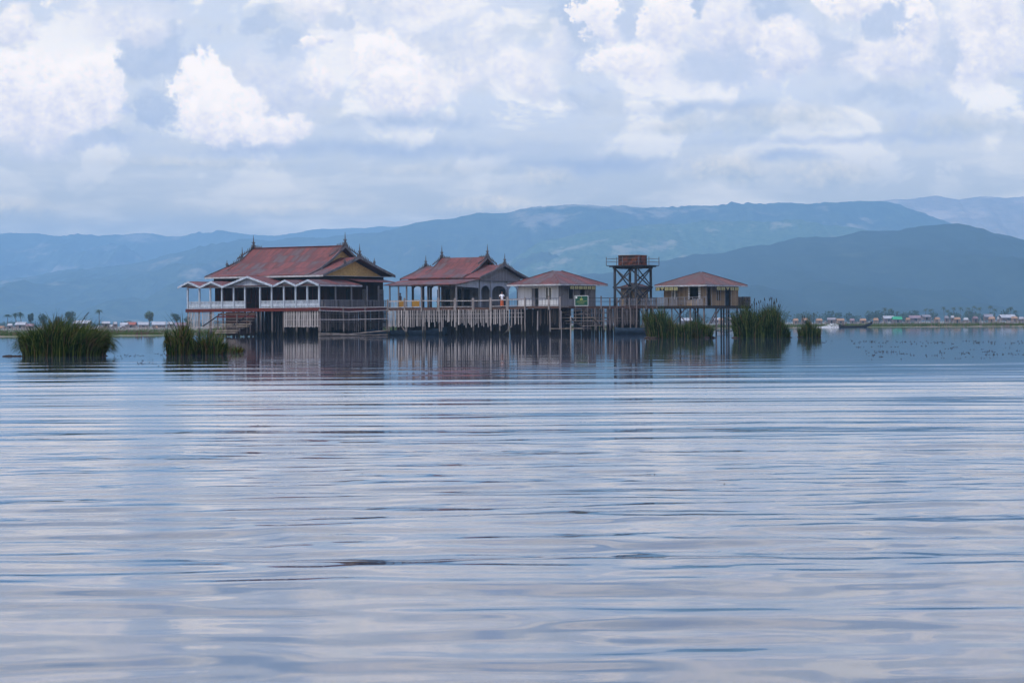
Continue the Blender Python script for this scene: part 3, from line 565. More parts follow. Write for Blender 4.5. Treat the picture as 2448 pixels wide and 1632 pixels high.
def house1():
    f = Frame(1340, 282.3, PHI); Z = f.Z
    r = f.empty('small_house', 'grey boarded stilt house with bright red hipped roof beside the arched pavilion', 'house')
    e0, e1, v0, v1 = f.U(1212, 0), 0, 0, f.V(1453, 0); ze = Z(679.5, 0, 0); za = Z(649, e0/2, v1/2)
    w0, w1, a0, a1 = f.U(1238, 1), -1., 1., f.V(1424, -1.)
    hip('roof', r, e0, e1, v0, v1, ze, za, .9, [M['roof'], M['roof_side']])
    b = MB(); b.box((e0, -.04, ze-.12), (e1, -.002, ze+.04)); b.box((e1+.002, 0, ze-.12), (e1+.04, v1, ze+.04)); b.box((e0+.05, .05, ze-.05), (e1-.05, v1-.05, ze-.02)); b.build('eave_board', M['trim'], r)
    box_obj('deck', (w0-.8, -.3, DZ-.2), (.1, v1-.2, DZ-.006), M['brownb'], r)
    zt = ze-.05
    d0, d1 = f.U(1272, 1), f.U(1287, 1); wa, wb = f.U(1305, 1), f.U(1319, 1)
    W = MB()   # left-facing wall with door gap and window gap
    for a, b2, z0, z1 in ((w0, d0, DZ, zt), (d0, d1, DZ+2.05, zt), (d1, wa, DZ, zt), (wa, wb, DZ, DZ+.75), (wa, wb, DZ+2.1, zt), (wb, w1, DZ, zt)): W.box((a, a0, z0), (b2, a0+.1, z1))
    W.build('front_wall', M['litb'], r)  # painted lighter as the sunlit side; the side wall stays grey
    x0, x1, y0, y1 = f.V(1359, -1), f.V(1370, -1), f.V(1386, -1), f.V(1398, -1); W = MB()
    for a, b2, z0, z1 in ((a0+.1, x0, DZ, zt), (x0, x1, DZ, DZ+.85), (x0, x1, DZ+2.1, zt), (x1, y0, DZ, zt), (y0, y1, DZ+2.1, zt), (y1, a1, DZ, zt)): W.box((w1-.1, a, z0), (w1, b2, z1))
    W.build('side_wall', M['greyw'], r)
    W = MB(); W.box((w0, a1-.1, DZ), (w1-.1, a1, zt)); W.box((w0, a0+.1, DZ), (w0+.1, a1-.1, zt)); W.build('rear_wall', M['greyw'], r)
    fr = MB(); fr.box((wa, a0-.03, DZ+.72), (wb, a0-.003, DZ+.78)); fr.box((wa, a0-.03, DZ+2.1), (wb, a0-.003, DZ+2.16)); wn = fr.build('window', M['whiteflat'], r)
    for s0, s1 in ((wa-.06, wa+.03), ((wa+wb)/2-.07, (wa+wb)/2+.07), (wb-.03, wb+.06)): m = MB(); m.box((s0, a0-.05, DZ+.78), (s1, a0-.003, DZ+2.1)); m.build('frame', M['whiteflat'], wn)
    m = MB(); m.box((wa+.03, a0+.02, DZ+.76), (wb-.03, a0+.04, DZ+2.1)); m.build('pane', M['glass'], wn)
    m = MB(); m.box((d0-.05, a0-.04, DZ), (d0, a0-.003, DZ+2.1)); m.box((d1, a0-.04, DZ), (d1+.05, a0-.003, DZ+2.1)); dr = m.build('door', M['trim'], r); m = MB(); m.box((d0, a0+.03, DZ), (d0+(d1-d0)*.45, a0+.06, DZ+2.04)); m.build('door_leaf', M['greyw'], dr)
    for a, b2, z in ((x0, x1, DZ+.85), (y0, y1, DZ)):
        m = MB(); m.box((w1+.003, a-.06, z), (w1+.04, a, DZ+2.12)); m.box((w1+.003, b2, z), (w1+.04, b2+.06, DZ+2.12)); m.build('window' if z > DZ else 'door', M['trim'], r)
    st = MB(); st.tube([(0, 0, -1.2), (0, 0, DZ-.2)], .1); s0 = st.build('stilt', M['postd'], r, (w0, 1, 0)); spread(s0, [(i*1.8, j*2.6, 0) for i in range(4) for j in range(4) if i+j])
    k = MB(); pickets(k, (w0, 3., 0), (w1, 3., 0), -.4, DZ-.2, .3, .31, .03, .1, .04, .1); k.box((w0, 3.04, 1.5), (w1, 3.08, 1.6)); k.build('rear_shade_skirt', M['postd'], r)  # dark skirt added to darken the space under the house
    letters('QQYQQQ', f, f.V(1363, .08), f.V(1425, .08), .08, ze-.34, .38, 'v', 'yellow lettered strip hung under the right eave of the grey small house', 'lettered strips under the eaves')
    m = MB(); m.tube([(0, 0, 0), (.3, .2, -.3), (.5, .3, -.35)], .04)
    return f
f1 = house1()
def house2():
    f = Frame(1688, 286, PHI); Z = f.Z
    r = f.empty('small_house', 'tan boarded stilt house with brown weathered hipped roof, rightmost of the buildings', 'house')
    e0, e1, v0, v1 = f.U(1565, 0), 0, 0, f.V(1787, 0); ze = Z(681.5, 0, 0); za = Z(652, e0/2, v1/2)
    w0, w1, a0, a1 = f.U(1587, 1), -1., 1., f.V(1765, -1.); zt = ze-.05
    hip('roof', r, e0, e1, v0, v1, ze, za, .3, [M['roof_b'], M['roof_b_side']])
    b = MB(); b.box((e0, -.04, ze-.12), (e1, -.002, ze+.04)); b.box((e1+.002, 0, ze-.12), (e1+.04, v1, ze+.04)); b.box((e0+.05, .05, ze-.05), (e1-.05, v1-.05, ze-.02)); b.build('eave_board', M['trim'], r)
    box_obj('deck', (w0-1.2, -.2, DZ-.16), (.1, v1+.6, DZ-.006), M['brownb'], r); eb = MB(); eb.box((w0-1.2, -.26, DZ-.34), (.16, -.203, DZ)); eb.box((.103, -.2, DZ-.34), (.16, v1+.6, DZ)); eb.build('edge_board', M['postd'], r)
    p = lambda q: f.U(q, 1); g = lambda q: f.V(q, -1)
    W = MB(); cuts = [(1607, 1620, DZ+.75, DZ+2.15), (1648, 1675, DZ+.7, DZ+2.3)]; x = w0
    for a, b2, z0, z1 in cuts:
        W.box((x, a0, DZ), (p(a), a0+.1, zt)); W.box((p(a), a0, DZ), (p(b2), a0+.1, z0)); W.box((p(a), a0, z1), (p(b2), a0+.1, zt)); x = p(b2)
    W.box((x, a0, DZ), (w1, a0+.1, zt)); W.build('front_wall', M['tanb'], r)
    W = MB(); x = a0+.1
    for a, b2, z0, z1 in ((1690, 1700, DZ, DZ+2.15), (1713, 1722, DZ+.6, DZ+2.1), (1733, 1747, DZ, DZ+2.15)):
        W.box((w1-.1, x, DZ), (w1, g(a), zt)); W.box((w1-.1, g(a), z1), (w1, g(b2), zt)); x = g(b2)
        if z0 > DZ: W.box((w1-.1, g(a), DZ), (w1, g(b2), z0))
    W.box((w1-.1, x, DZ), (w1, a1, zt)); W.build('side_wall', M['tanb'], r)
    W = MB(); W.box((w0, a1-.1, DZ), (w1-.1, a1, zt)); W.box((w0, a0+.1, DZ), (w0+.1, a1-.1, zt)); W.build('rear_wall', M['tanb'], r)
    m = MB(); m.box((p(1612), a0-.03, DZ+.75), (p(1614.5), a0+.05, DZ+2.15)); m.box((p(1606), a0-.03, DZ+.75), (p(1607.3), a0+.05, DZ+2.15)); wn = m.build('window', M['whiteflat'], r); m = MB(); m.box((p(1607), a0+.06, DZ+.75), (p(1620), a0+.08, DZ+2.15)); m.build('pane', M['glass'], wn)
    wn = MB(); wn.box((p(1648), a0-.03, DZ+2.3), (p(1675), a0-.003, DZ+2.36)); wn = wn.build('window', M['tanb'], r)
    for a, b2 in ((1645.5, 1649), (1670, 1675)):
        m = MB()
        for i in range(6): m.box((p(a), a0-.05, DZ+.72+i*.27), (p(b2), a0-.01, DZ+.93+i*.27))
        m.build('louvre', M['whiteflat'], wn)
    for a, b2, z in ((1713, 1722, DZ+.6), (1690, 1700, DZ), (1733, 1747, DZ)):
        m = MB(); m.box((w1+.003, g(a)-.06, z), (w1+.04, g(a), DZ+2.15)); m.box((w1+.003, g(b2), z), (w1+.04, g(b2)+.06, DZ+2.15)); o = m.build('window' if z > DZ else 'door', M['trim'], r)
        if a == 1733: m = MB(); m.box((w1-.3, g(a), DZ), (w1-.26, g(b2), DZ+2.1)); m.build('door_leaf', M['blue'], o)
        if z > DZ: m = MB(); m.box((w1-.05, (g(a)+g(b2))/2-.05, z), (w1+.03, (g(a)+g(b2))/2+.05, DZ+2.1)); m.build('frame', M['trim'], o)
    # stilts and bracing
    for q, v in ((1588, 0), (1606, 0), (1626, 2), (1650, 0), (1668, 2), (1683, 0), (1662, 4)):
        u = f.U(q, v); m = MB(); m.tube([(u, v, -1.2), (u, v, DZ-.16)], .1 if q != 1606 else .08); m.build('stilt', M['postd'] if v else M['post'], r)  # stilts set back take the dark copy, shade put into the colour
    for q, u in ((1712, 0), (1724, -2), (1730, 0), (1737, -1), (1742, -3), (1762, 0), (1785, 0)):
        v = f.V(q, u); m = MB(); m.tube([(u, v, -1.2), (u, v, DZ-.16)], .1); m.build('stilt', M['post'] if q in (1712, 1737) else M['postd'], r)
    B = MB()
    for q0, q1 in ((1610, 1640), (1640, 1610), (1655, 1685)): B.bar((f.U(q0, .5), .5, DZ-.2), (f.U(q1, .5), .5, 1.3), .09)
    B.bar((0, f.V(1695, 0), 1.1), (0, f.V(1716, 0), DZ-.2), .1); B.bar((-1, f.V(1700, -1), 1.2), (-1, f.V(1722, -1), DZ-.2), .1); B.build('brace', M['post'], r)
    B = MB()
    for i, z in enumerate((2.75, 2.25, 1.8, 1.35)): B.box((-.2, f.V(1728+i*1.5, 0), z), (.25, f.V(1762, 0), z+.07))
    B.bar((0, f.V(1712, 0), .35), (0, f.V(1735, 0), .12), .06); B.bar((0, f.V(1735, 0), .12), (0, f.V(1762, 0), .5), .06); B.build('ladder_steps', M['post'], r)
    # railings
    u0 = w0-1.1; q = MB(); q.bar((u0, -.15, DZ+.95), (f.U(1690, -.15), -.15, DZ+.95), .05, .06); q.bar((u0, -.15, DZ+.2), (0, -.15, DZ+.2), .04, .05)
    pickets(q, (u0, -.15, 0), (f.U(1620, -.15), -.15, 0), DZ, DZ+.95, .17, .11, .03, .15, .12); pickets(q, (f.U(1658, -.15), -.15, 0), (f.U(1680, -.15), -.15, 0), DZ, DZ+.8, .2, .14, .03, .15, .12)
    for z in (.4, .6): q.bar((f.U(1620, -.15), -.15, DZ+z), (f.U(1658, -.15), -.15, DZ+z), .04, .07)
    for a in (1606, 1637, 1656, 1688): u = f.U(a, -.15); q.box((u-.05, -.2, DZ-.3), (u+.05, -.1, DZ+1.0))
    q.build('railing', M['greyw'], r)
    q = MB(); vv = v1+.5; q.box((-1.9, vv, DZ), (.1, vv+.06, DZ+1.05)); q.build('railing_panel', M['greyw'], r)
    q = MB(); q.bar((.0, g(1766), DZ+.95), (.0, vv, DZ+1.0), .06, .07); q.bar((.0, g(1766), DZ+.55), (.0, vv, DZ+.55), .05, .07); q.box((-.1, f.V(1776, 0)-.1, DZ), (.1, f.V(1776, 0)+.1, DZ+1.02)); q.build('railing', M['tower'], r)
    letters('PVQQQ', f, f.U(1567, -.1), f.U(1621, -.1), -.1, ze-.36, .40, 'u', 'yellow lettered strip under the left eave of the tan small house', 'lettered strips under the eaves')
    letters('QQVQQ', f, f.V(1713, .1), f.V(1767, .1), .1, ze-.36, .40, 'v', 'yellow lettered strip under the right eave of the tan small house', 'lettered strips under the eaves')
    return f
f2 = house2()
# ================================================================== WATER TOWER
def tower():
    f = Frame(1520, 289.5, PHI); Z = f.Z
    r = f.empty('water_tower', 'tall dark timber tower with crossed braces and railed platform carrying rusty tanks', 'tower')
    a = -f.U(1470, 0); b = f.V(1556, 0); zp = Z(633, 0, 0)
    for u, v in ((0, 0), (-a, 0), (0, b), (-a, b)): m = MB(); m.box((u-.11, v-.11, -1.2), (u+.11, v+.11, zp-.25)); m.build('leg', M['tower'], r)
    zm = Z(686, 0, 0)
    for z0, z1 in ((zm, zp-.3), (DZ+.1, zm)):
        for p, q in (((0, 0), (-a, 0)), ((0, 0), (0, b)), ((-a, 0), (-a, b)), ((0, b), (-a, b))):
            o = .13; dv = Vector((0, -o, 0)) if p[1] == q[1] == 0 else Vector((o, 0, 0)) if p[0] == q[0] == 0 else Vector((0, 0, 0))
            for s, t in ((p, q), (q, p)): m = MB(); m.bar(Vector((*s, z0))+dv*(1 if s == p else 1.4), Vector((*t, z1))+dv*(1 if s == p else 1.4), .05, .15); m.build('brace', M['tower'], r)
    m = MB()
    for v in (0, b): m.box((-a-.2, v-.15, zm-.08), (.2, v-.115, zm+.08))
    for u in (0, -a): m.box((u+.115, -.2, zm-.08), (u+.15, b+.2, zm+.08))
    m.build('girt', M['tower'], r)
    cu, cv = -a/2, b/2; h = 2.2
    m = MB()
    for t in (-1.4, 0, 1.4): m.box((cu+t-.08, cv-h+.2, zp-.4), (cu+t+.08, cv+h-.2, zp-.22))
    for t in (-1.7, -.6, .6, 1.7): m.box((cu-h+.1, cv+t-.07, zp-.22), (cu+h-.1, cv+t+.07, zp-.09))
    m.build('platform_beam', M['tower'], r); box_obj('platform', (cu-h, cv-h, zp-.09), (cu+h, cv+h, zp-.02), M['tower'], r)
    P = [(cu-h, cv-h), (cu, cv-h), (cu+h, cv-h), (cu+h, cv), (cu+h, cv+h), (cu, cv+h), (cu-h, cv+h), (cu-h, cv)]
    for x, y in P: m = MB(); m.bar((x, y, zp-.02), (x, y, zp+.95), .055); m.build('rail_post', M['metal'], r)
    for z in (.4, .75):
        m = MB()
        for i in range(0, 8, 2): m.bar((*P[i], zp+z), (*P[(i+2) % 8], zp+z), .035)
        m.build('rail', M['metal'], r)
    m = MB(); lx, ly = -a+.5, b*.72
    for s in (-.2, .2): m.bar((lx+s+1.6, ly, DZ), (lx+s+.9, ly, zp-.1), .05)
    for i in range(16): t = i/16; m.bar((lx+1.4-.7*t, ly, DZ+(zp-DZ)*t), (lx+1.8-.7*t, ly, DZ+(zp-DZ)*t), .04)
    m.build('ladder', M['metal'], r)
    # tanks: four rusty steel cubes
    s = 1.22; hh = Z(608, 0, 0)-zp; i = 0
    words = {(0, 0): 'left front rusty square steel tank on the tower platform', (1, 0): 'near corner rusty square steel tank on the tower platform', (1, 1): 'right-hand darker rusty square tank on the tower platform'}
    for ix in (0, 1):
        for iy in (0, 1):
            if (ix, iy) == (0, 1): continue
            u = cu-s+ix*s+.03; v = cv-s+iy*s+.03; w = f.world(u, v); t = empty('water_tank', (w.x, w.y, zp-.02), -PHI, words[(ix, iy)], 'tank', 'rusty tanks on the water tower')
            m = MB(); L = s-.06; m.box((0, 0, .02), (L, L, hh-.04)); m.build('tank_shell', M['rust'], t)
            m = MB()
            for z in (.02, hh*.5, hh-.06): m.box((-.02, -.02, z), (L+.02, -.002, z+.05)); m.box((L+.002, -.02, z), (L+.02, L, z+.05))
            m.box((-.02, -.02, .07), (.04, -.002, hh-.06)); m.box((L-.04, -.02, .07), (L, -.002, hh-.06)); m.build('tank_rib', M['rust'], t)
            m = MB(); m.box((-.03, -.03, hh-.04), (L+.03, L+.03, hh+.0)); m.build('tank_lid', M['bamboo'], t)
    # small shed under the tower
    g = Frame(1524, 293, PHI); q = g.empty('shed', 'small brown boarded shed with low hipped roof standing under the water tower', 'shed')
    e0, ev = g.U(1474, 0), g.V(1560, 0); ze = g.Z(689, 0, 0); hip('roof', q, e0, 0, 0, ev, ze, ze+.55, .4, [M['roof_b'], M['roof_b_side']])
    box_obj('wall', (e0+.35, .35, DZ), (-.35, ev-.35, ze), M['tanb'], q); box_obj('deck', (e0, 0, DZ-.2), (.4, ev, DZ-.002), M['brownb'], q)
    m = MB(); m.box((e0+1.1, .30, DZ+.05), (e0+1.8, .345, DZ+1.75)); m.build('door', M['darkw'], q)
    m = MB(); m.tube([(0, 0, -1.2), (0, 0, DZ-.2)], .09); s0 = m.build('stilt', M['postd'], q, (e0+.3, .3, 0)); spread(s0, [(2.2, 0, 0), (0, 2.4, 0), (2.2, 2.4, 0)])
tower()
# ---- green sign board
def sign():
    f = Frame(1390, 280.2, R_(4)); r = f.empty('sign_board', 'green rectangular notice board with white frame standing before the grey small house', 'sign')
    w = 29/20.5/2; z0, z1 = f.Z(730, 0, 0), f.Z(707.5, 0, 0)
    box_obj('panel', (-w, 0, z0), (w, .03, z1), M['green'], r)
    m = MB(); t = .05
    m.box((-w-t, -.01, z0-t), (w+t, .035, z0-.001)); m.box((-w-t, -.01, z1+.001), (w+t, .035, z1+t)); m.box((-w-t, -.01, z0), (-w-.001, .035, z1)); m.box((w+.001, -.01, z0), (w+t, .035, z1)); m.build('frame', M['whiteflat'], r)
    for x in (-w+.05, w-.05): m = MB(); m.box((x-.04, .04, 1.6), (x+.04, .11, z1)); m.build('post', M['post'], r)
    m = MB(); zc = (z0+z1)/2+.14
    m.blob((0, -.008, zc+.01), (.2, .012, .09), 12); m.box((-.06, -.014, zc+.18), (.06, -.002, zc+.3)); m.build('emblem', M['signtxt'], r)
    m = MB(); m.box((-w+.05, -.012, z1-.26), (-w+.24, -.002, z1-.05)); m.build('logo_patch', M['whiteflat'], r)
    m = MB()
    for k, (a, b) in enumerate(((-.5, .5), (-.55, .35), (-.3, .3))):
        x = a
        while x < b: l = random.uniform(.05, .13); m.box((x, -.01, zc-.2-.13*k), (x+l, -.002, zc-.16-.13*k)); x += l+.035
    m.build('lettering', M['signtxt'], r)
sign()
# ================================================================== PEOPLE
def remeshed(mb, name, voxel):
    o = mb.build('tmp', M['skin']); md = o.modifiers.new('r', 'REMESH'); md.mode = 'VOXEL'; md.voxel_size = voxel; md.use_smooth_shade = True
    dg = bpy.context.evaluated_depsgraph_get(); me = bpy.data.meshes.new_from_object(o.evaluated_get(dg)); bpy.data.objects.remove(o); me.name = name; return me
def limb(m, pts, rs):
    m.tube(pts, rs, 10)
    for p, r in zip(pts, rs): m.blob(p, r, 8)
def person(label, loc, rz, pose, group, shirt, cloth, hat=False):
    r = empty('person', loc, rz, label, 'person', group); b = MB(); sit = pose == 'sit'
    hz = .45 if sit else .86
    limb(b, [(0, 0, hz), (0, 0, hz+.14), (0, -.01, hz+.34), (0, 0, hz+.52)], [.13, .115, .135, .09]); limb(b, [(-.15, 0, hz+.5), (.15, 0, hz+.5)], [.055, .055])
    limb(b, [(0, 0, hz+.52), (0, -.01, hz+.63)], [.05, .048]); b.blob((0, -.02, hz+.74), (.075, .095, .115), 14); b.blob((0, -.115, hz+.73), (.014, .02, .022), 6)
    b.blob((0, -.105, hz+.685), (.025, .012, .008), 6)
    for s in (-1, 1): b.blob((s*.077, -.01, hz+.735), (.01, .02, .03), 6); b.blob((s*.03, -.105, hz+.755), (.013, .008, .009), 6)
    for s in (-1, 1):
        if pose == 'hips': e = (s*.34, .02, hz+.26); h = (s*.2, -.1, hz+.1)
        elif sit: e = (s*.23, -.08, hz+.25); h = (s*.16, -.32, hz+.16)
        else: e = (s*.24, .04, hz+.25); h = (s*.22, -.10, hz+.05)
        limb(b, [(s*.17, 0, hz+.5), e, h], [.048, .038, .027]); h = Vector(h); b.blob(h+Vector((0, -.02, -.045)), (.02, .036, .045), 8)
        for k in range(4): q = h+Vector((0, -.045+k*.018, -.08)); l = (.055, .07, .065, .05)[k]; limb(b, [q, q+Vector((-s*.006, -.003, -l*.55)), q+Vector((-s*.022, -.004, -l))], [.0095, .009, .0075])
        q = h+Vector((0, -.05, -.03)); limb(b, [q, q+Vector((-s*.01, -.03, -.03)), q+Vector((-s*.015, -.035, -.055))], [.011, .0095, .008])
        if sit: pts = [(s*.09, 0, hz), (s*.14, -.42, hz+.05), (s*.13, -.42, .08)]
        else: pts = [(s*.09, 0, hz), (s*.1, -.10*s-.02, .48), (s*.1, -.14*s+.04, .08)]
        limb(b, pts, [.085, .058, .038]); a = Vector(pts[2]); limb(b, [a+Vector((0, .03, -.03)), a+Vector((0, -.15, -.045))], [.035, .028])
    me = remeshed(b, 'body', .009); me.materials.clear(); me.materials.append(M['skin']); bo = bpy.data.objects.new('body', me); COL.objects.link(bo); bo.parent = r
    h = MB(); h.blob((0, .01, hz+.775), (.087, .1, .098), 12); h.build('hair', M['hair'], r, smooth=True)
    t = MB(); limb(t, [(0, 0, hz-.02), (0, 0, hz+.15), (0, -.01, hz+.34), (0, 0, hz+.49)], [.15, .14, .16, .11]); limb(t, [(-.17, 0, hz+.485), (.17, 0, hz+.485)], [.07, .07])
    for s in (-1, 1): e = (s*.28, .02, hz+.36) if pose == 'hips' else (s*.215, .02, hz+.34); limb(t, [(s*.17, 0, hz+.49), e], [.07, .06])
    me = remeshed(t, 'shirt', .014); me.materials.clear(); me.materials.append(shirt); so = bpy.data.objects.new('shirt', me); COL.objects.link(so); so.parent = r
    c = MB(); n = 20; rings = [(hz+.06, .15, .13, 0), (hz-.1, .17, .16, 0), (.55, .185, .2, -.02), (.14, .2, .27, 0)] if not sit else [(hz+.06, .15, .13, 0), (hz-.02, .2, .22, -.1), (hz-.2, .22, .3, -.2), (.1, .2, .27, -.28)]
    vs = []; fs = []
    for z, rx, ry, oy in rings:
        for k in range(n): a = 2*PI*k/n; w = 1+.06*math.sin(5*a)*(1-z); vs.append((rx*math.cos(a)*w, oy+ry*math.sin(a)*w, z+(.03*math.cos(a) if z < .3 else 0)))
    for i in range(len(rings)-1):
        for k in range(n): fs.append((i*n+k, (i+1)*n+k, (i+1)*n+(k+1) % n, i*n+(k+1) % n))
    fs.append(tuple(range(n))); c.add(vs, fs); c.build('longyi', cloth, r, smooth=True)
    return r
w = at(1200, 730, 284.5); person('person in white shirt and orange longyi standing on the boardwalk', (w.x, w.y, DZ-.04), R_(25), 'hips', None, M['shirt'], M['longyi'])
w = fp.world(fp.U(957, 1.0), 1.0, DZ); person('dark-haired person in dull mauve top standing behind the pavilion railing', w, R_(-60), 'stand', None, M['greyshirt'], M['ochre'])
# ================================================================== BOATS
def boat(name, label, loc, rz, L, W, D, bow, mat, cat='boat', bowfrac=.35):
    r = empty(name, loc, rz, label, cat); n = 22; vs = []; fs = []; m = MB(); K = 7
    for i in range(n+1):
        t = i/n; x = L*(t-.35); w = W/2*max(.04, (1-max(0, (t-.45)/.55)**2.2))*(.75+.25*min(1, t/.15)); z = D+bow*max(0, (t-(1-bowfrac))/bowfrac)**1.7+.12*max(0, (.15-t)/.15); zb = -.12+(bow*.92)*max(0, (t-(1-bowfrac*.8))/(bowfrac*.8))**1.9
        for k in range(K): a = PI*k/(K-1); vs.append((x, -w*math.cos(a), zb+(z-zb)*(1-math.sin(a)**.6)))
    for i in range(n):
        for k in range(K-1): fs.append((i*K+k, (i+1)*K+k, (i+1)*K+k+1, i*K+k+1))
    fs.append(tuple(range(K))); m.add(vs, fs); o = m.build('hull', mat, r, smooth=True); md = o.modifiers.new('s', 'SOLIDIFY'); md.thickness = .05
    for t in (.2, .4, .55): q = MB(); x = L*(t-.35); q.box((x-.12, -W*.42, D-.12), (x+.12, W*.42, D-.08)); q.build('thwart', mat, r)
    return r
p = at(2033, 782, 640); bt = boat('longtail_boat', 'long dark motor boat with raised bow and one rider speeding near the shore', (p.x, p.y, 0), 0, 8.6, 1.1, .45, 1.15, M['hull'])
m = MB(); m.box((-2.95, -.25, .35), (-2.3, .25, .85)); m.tube([(-2.9, 0, .7), (-3.7, 0, .1)], .05); m.build('engine', M['hull'], bt)
person('rider sitting at the stern of the speeding boat', (p.x-1.9, p.y, .18), R_(90), 'sit', None, M['greyshirt'], M['hair'])
sp = MB()
for i in range(700):
    t = random.random()**1.4; x = p.x-3.0-t*6.0; s = random.uniform(.02, .07)*(1+.5*t); h = random.random()**2.2*(1.1*math.exp(-((t-.25)/.3)**2)+.15); sp.blob((x, p.y+random.uniform(-.8, .8), h*.9), (s, s, s*.8), 5)
m_sp, t_sp, b_sp = new_mat('spray_white'); b_sp.inputs['Base Color'].default_value = (.85, .87, .9, 1); b_sp.inputs['Roughness'].default_value = .6
tag(sp.build('spray', m_sp), 'white water spray thrown up behind the speeding boat', 'spray', kind='stuff')
p = at(975, 800, 287.8); boat('moored_boat', 'faded blue moored boat half hidden under the pavilion boardwalk', (p.x-1.5, 290.3, 0), math.atan2(-9, 20)*1.0, 10, 1.5, .62, .35, M['blue'])
p = at(1510, 797, 285.5); boat('moored_boat', 'faded blue moored boat under the dark boardwalk below the water tower', (p.x-.4, 286, 0), 0.02, 4.2, 1.3, .75, .15, M['blue'])
# ================================================================== REEDS
def reeds(label, px0, px1, pytop, pybase, n, lean=.25, kind='plain', prof=None, depth=.5, plume=0, dry=.12, px_shift=0, name='reed_clump'):
    cx = (px0+px1)/2; hy = 776.6-(cx-1224)*math.tan(R_(.35)); Y = EYE*F/(pybase-hy); s = F/Y
    c = at(cx, pybase, Y); W = (px1-px0)/s; H = at(cx, pytop, Y).z
    r = empty(name, (c.x, Y+W*depth*.35, 0), 0, label, 'reeds'); m = MB(); g = random.Random(int(px0))
    for i in range(n):
        t = g.uniform(-1, 1); x = t*W/2*.92; y = g.uniform(-1, 1)*W/2*depth*math.sqrt(max(0, 1-t*t)); hh = (prof(t) if prof else (1-.35*abs(t)**2.5))*H*1.12*g.triangular(.3, 1.05, .88)*(.86+.22*noise.noise(Vector((t*3.1, px0, 0)))+.12*noise.noise(Vector((t*9, px0, 3))))
        if g.random() < .3: hh *= g.uniform(.4, .8)
        az = g.uniform(0, 2*PI); ln = abs(g.gauss(0, lean))*hh; dx = math.cos(az)*ln+(.22*hh*(t+.35) if W > 3.2 and Y < 120 and t > -.35 else 0)+t*abs(t)*lean*(.9 if kind == 'droop' else .6)*hh; dy = math.sin(az)*ln
        if abs(x+dx) > W/2*1.06: dx = math.copysign(W/2*1.04, x+dx)-x
        w = g.uniform(.006, .014)*(1+Y/160.); bend = g.uniform(0, 1)*((.25+.75*abs(t)) if kind == 'droop' else .3*(.6+.6*abs(t))); hh *= 1+.35*bend
        ta = g.uniform(0, PI); sx, sy = math.cos(ta)*w, math.sin(ta)*w*.6; vs = []; K = 5
        for k in range(K+1):
            q = k/K; zz = hh*(q-bend*q**3); ox = x+dx*q**2*(1+bend); oy = y+dy*q**2; ww = (1-q**2.2)+.05
            vs += [(ox-sx*ww, oy-sy*ww, zz), (ox+sx*ww, oy+sy*ww, zz)]
        u = g.random(); mi = 2 if u < dry else (1 if u < dry+.30 else 0)
        m.add(vs, [(2*k, 2*k+1, 2*k+3, 2*k+2) for k in range(K)], mi)
    o = m.build('blades', [M['reed'], M['reed2'], M['reed3']], r)
    b = MB(); 
    for i in range(14): t = -1+2*(i+.5)/14; b.blob((t*W/2*.92, g.uniform(-.1, .1)*W, -.02), (W/14*g.uniform(.8, 1.3), W*depth*.4*math.sqrt(max(.05, 1-t*t)), .05*H*g.uniform(.6, 1.5)), 8)
    b.build('root_mat', M['mud'], r)
    if plume:
        b = MB()
        for i in range(plume):
            t = g.uniform(-.75, .55); h0 = H*g.uniform(.72, .93); x = t*W/2; y = g.uniform(-.2, .2)*W*depth; b.tube([(x, y, h0*.3), (x+.05*H*g.uniform(-1, 1), y, h0)], .008*(1+Y/250), 4)
            b.blob((x+.03*H*g.uniform(-1, 1), y, h0), (.02+Y/12000, .02+Y/12000, .08+Y/3000), 5)
        b.build('plume', M['seed'], r)
    return r, W, H, s
rA, W, H, s = reeds('broad rounded reed clump leaning right, leftmost and nearest in the water', 36, 252, 752, 852, 6500, .30, 'droop', lambda t: 1.04-.5*max(0, -t-.35)**1.5-.3*max(0, t)**3+.10*math.exp(-((t+.1)/.3)**2), .7, 0, .14)
g = MB(); g.tube([(W*.14, 0, H*.5), (W*.20, 0, H*.82), (W*.245, 0, H*.99), (W*.28, 0, H*1.06)], [.010, .008, .006, .004], 5)
for i in range(22): t = i/22; g.blob((W*(.195+.085*t)+random.uniform(-.02, .02), 0, H*(.82+.24*t)+random.uniform(-.03, .03)), (.010, .010, .03), 5)
g.build('plume', M['seed'], rA)
b = MB()
for i in range(8): b.blob((-W*.5-i*.09, .1, .0), (.09, .2, random.uniform(.03, .08)), 6)
b.build('root_mat', M['mud'], rA)
reeds('tall tapering reed clump standing left of the hall stairs', 394, 458, 740, 849, 1300, .30, 'droop', lambda t: .72+.28*math.exp(-((t-.3)/.3)**2)*1.25, .8, 0, .2)
reeds('lower drooping reed clump in front of the hall stairs', 452, 542, 772, 848, 1000, .42, 'droop', lambda t: 1-.45*abs(t)**2, .7, 0, .12)
b = MB()
c = at(530, 838, 118)
for i in range(24): b.blob((i*.095-1.2, random.uniform(-.15, .15), 0), (.13, .35, .07+.13*math.exp(-((i-18)/4)**2)+random.uniform(0, .04)), 7)
for i in range(14): x = random.uniform(-.9, .6); b.tube([(x, 0, 0), (x+random.uniform(-.3, .5), 0, random.uniform(.2, .5))], .009, 4)
tag(b.build('mud_bank', M['mud'], None, (c.x, 118, 0)), 'low dark root bank with bare twigs beside the drooping reeds', 'mud bank')
reeds('thin low tuft of grass trailing right of the drooping reeds', 535, 582, 818, 843, 160, .5, 'droop', None, .6, 0, .45)
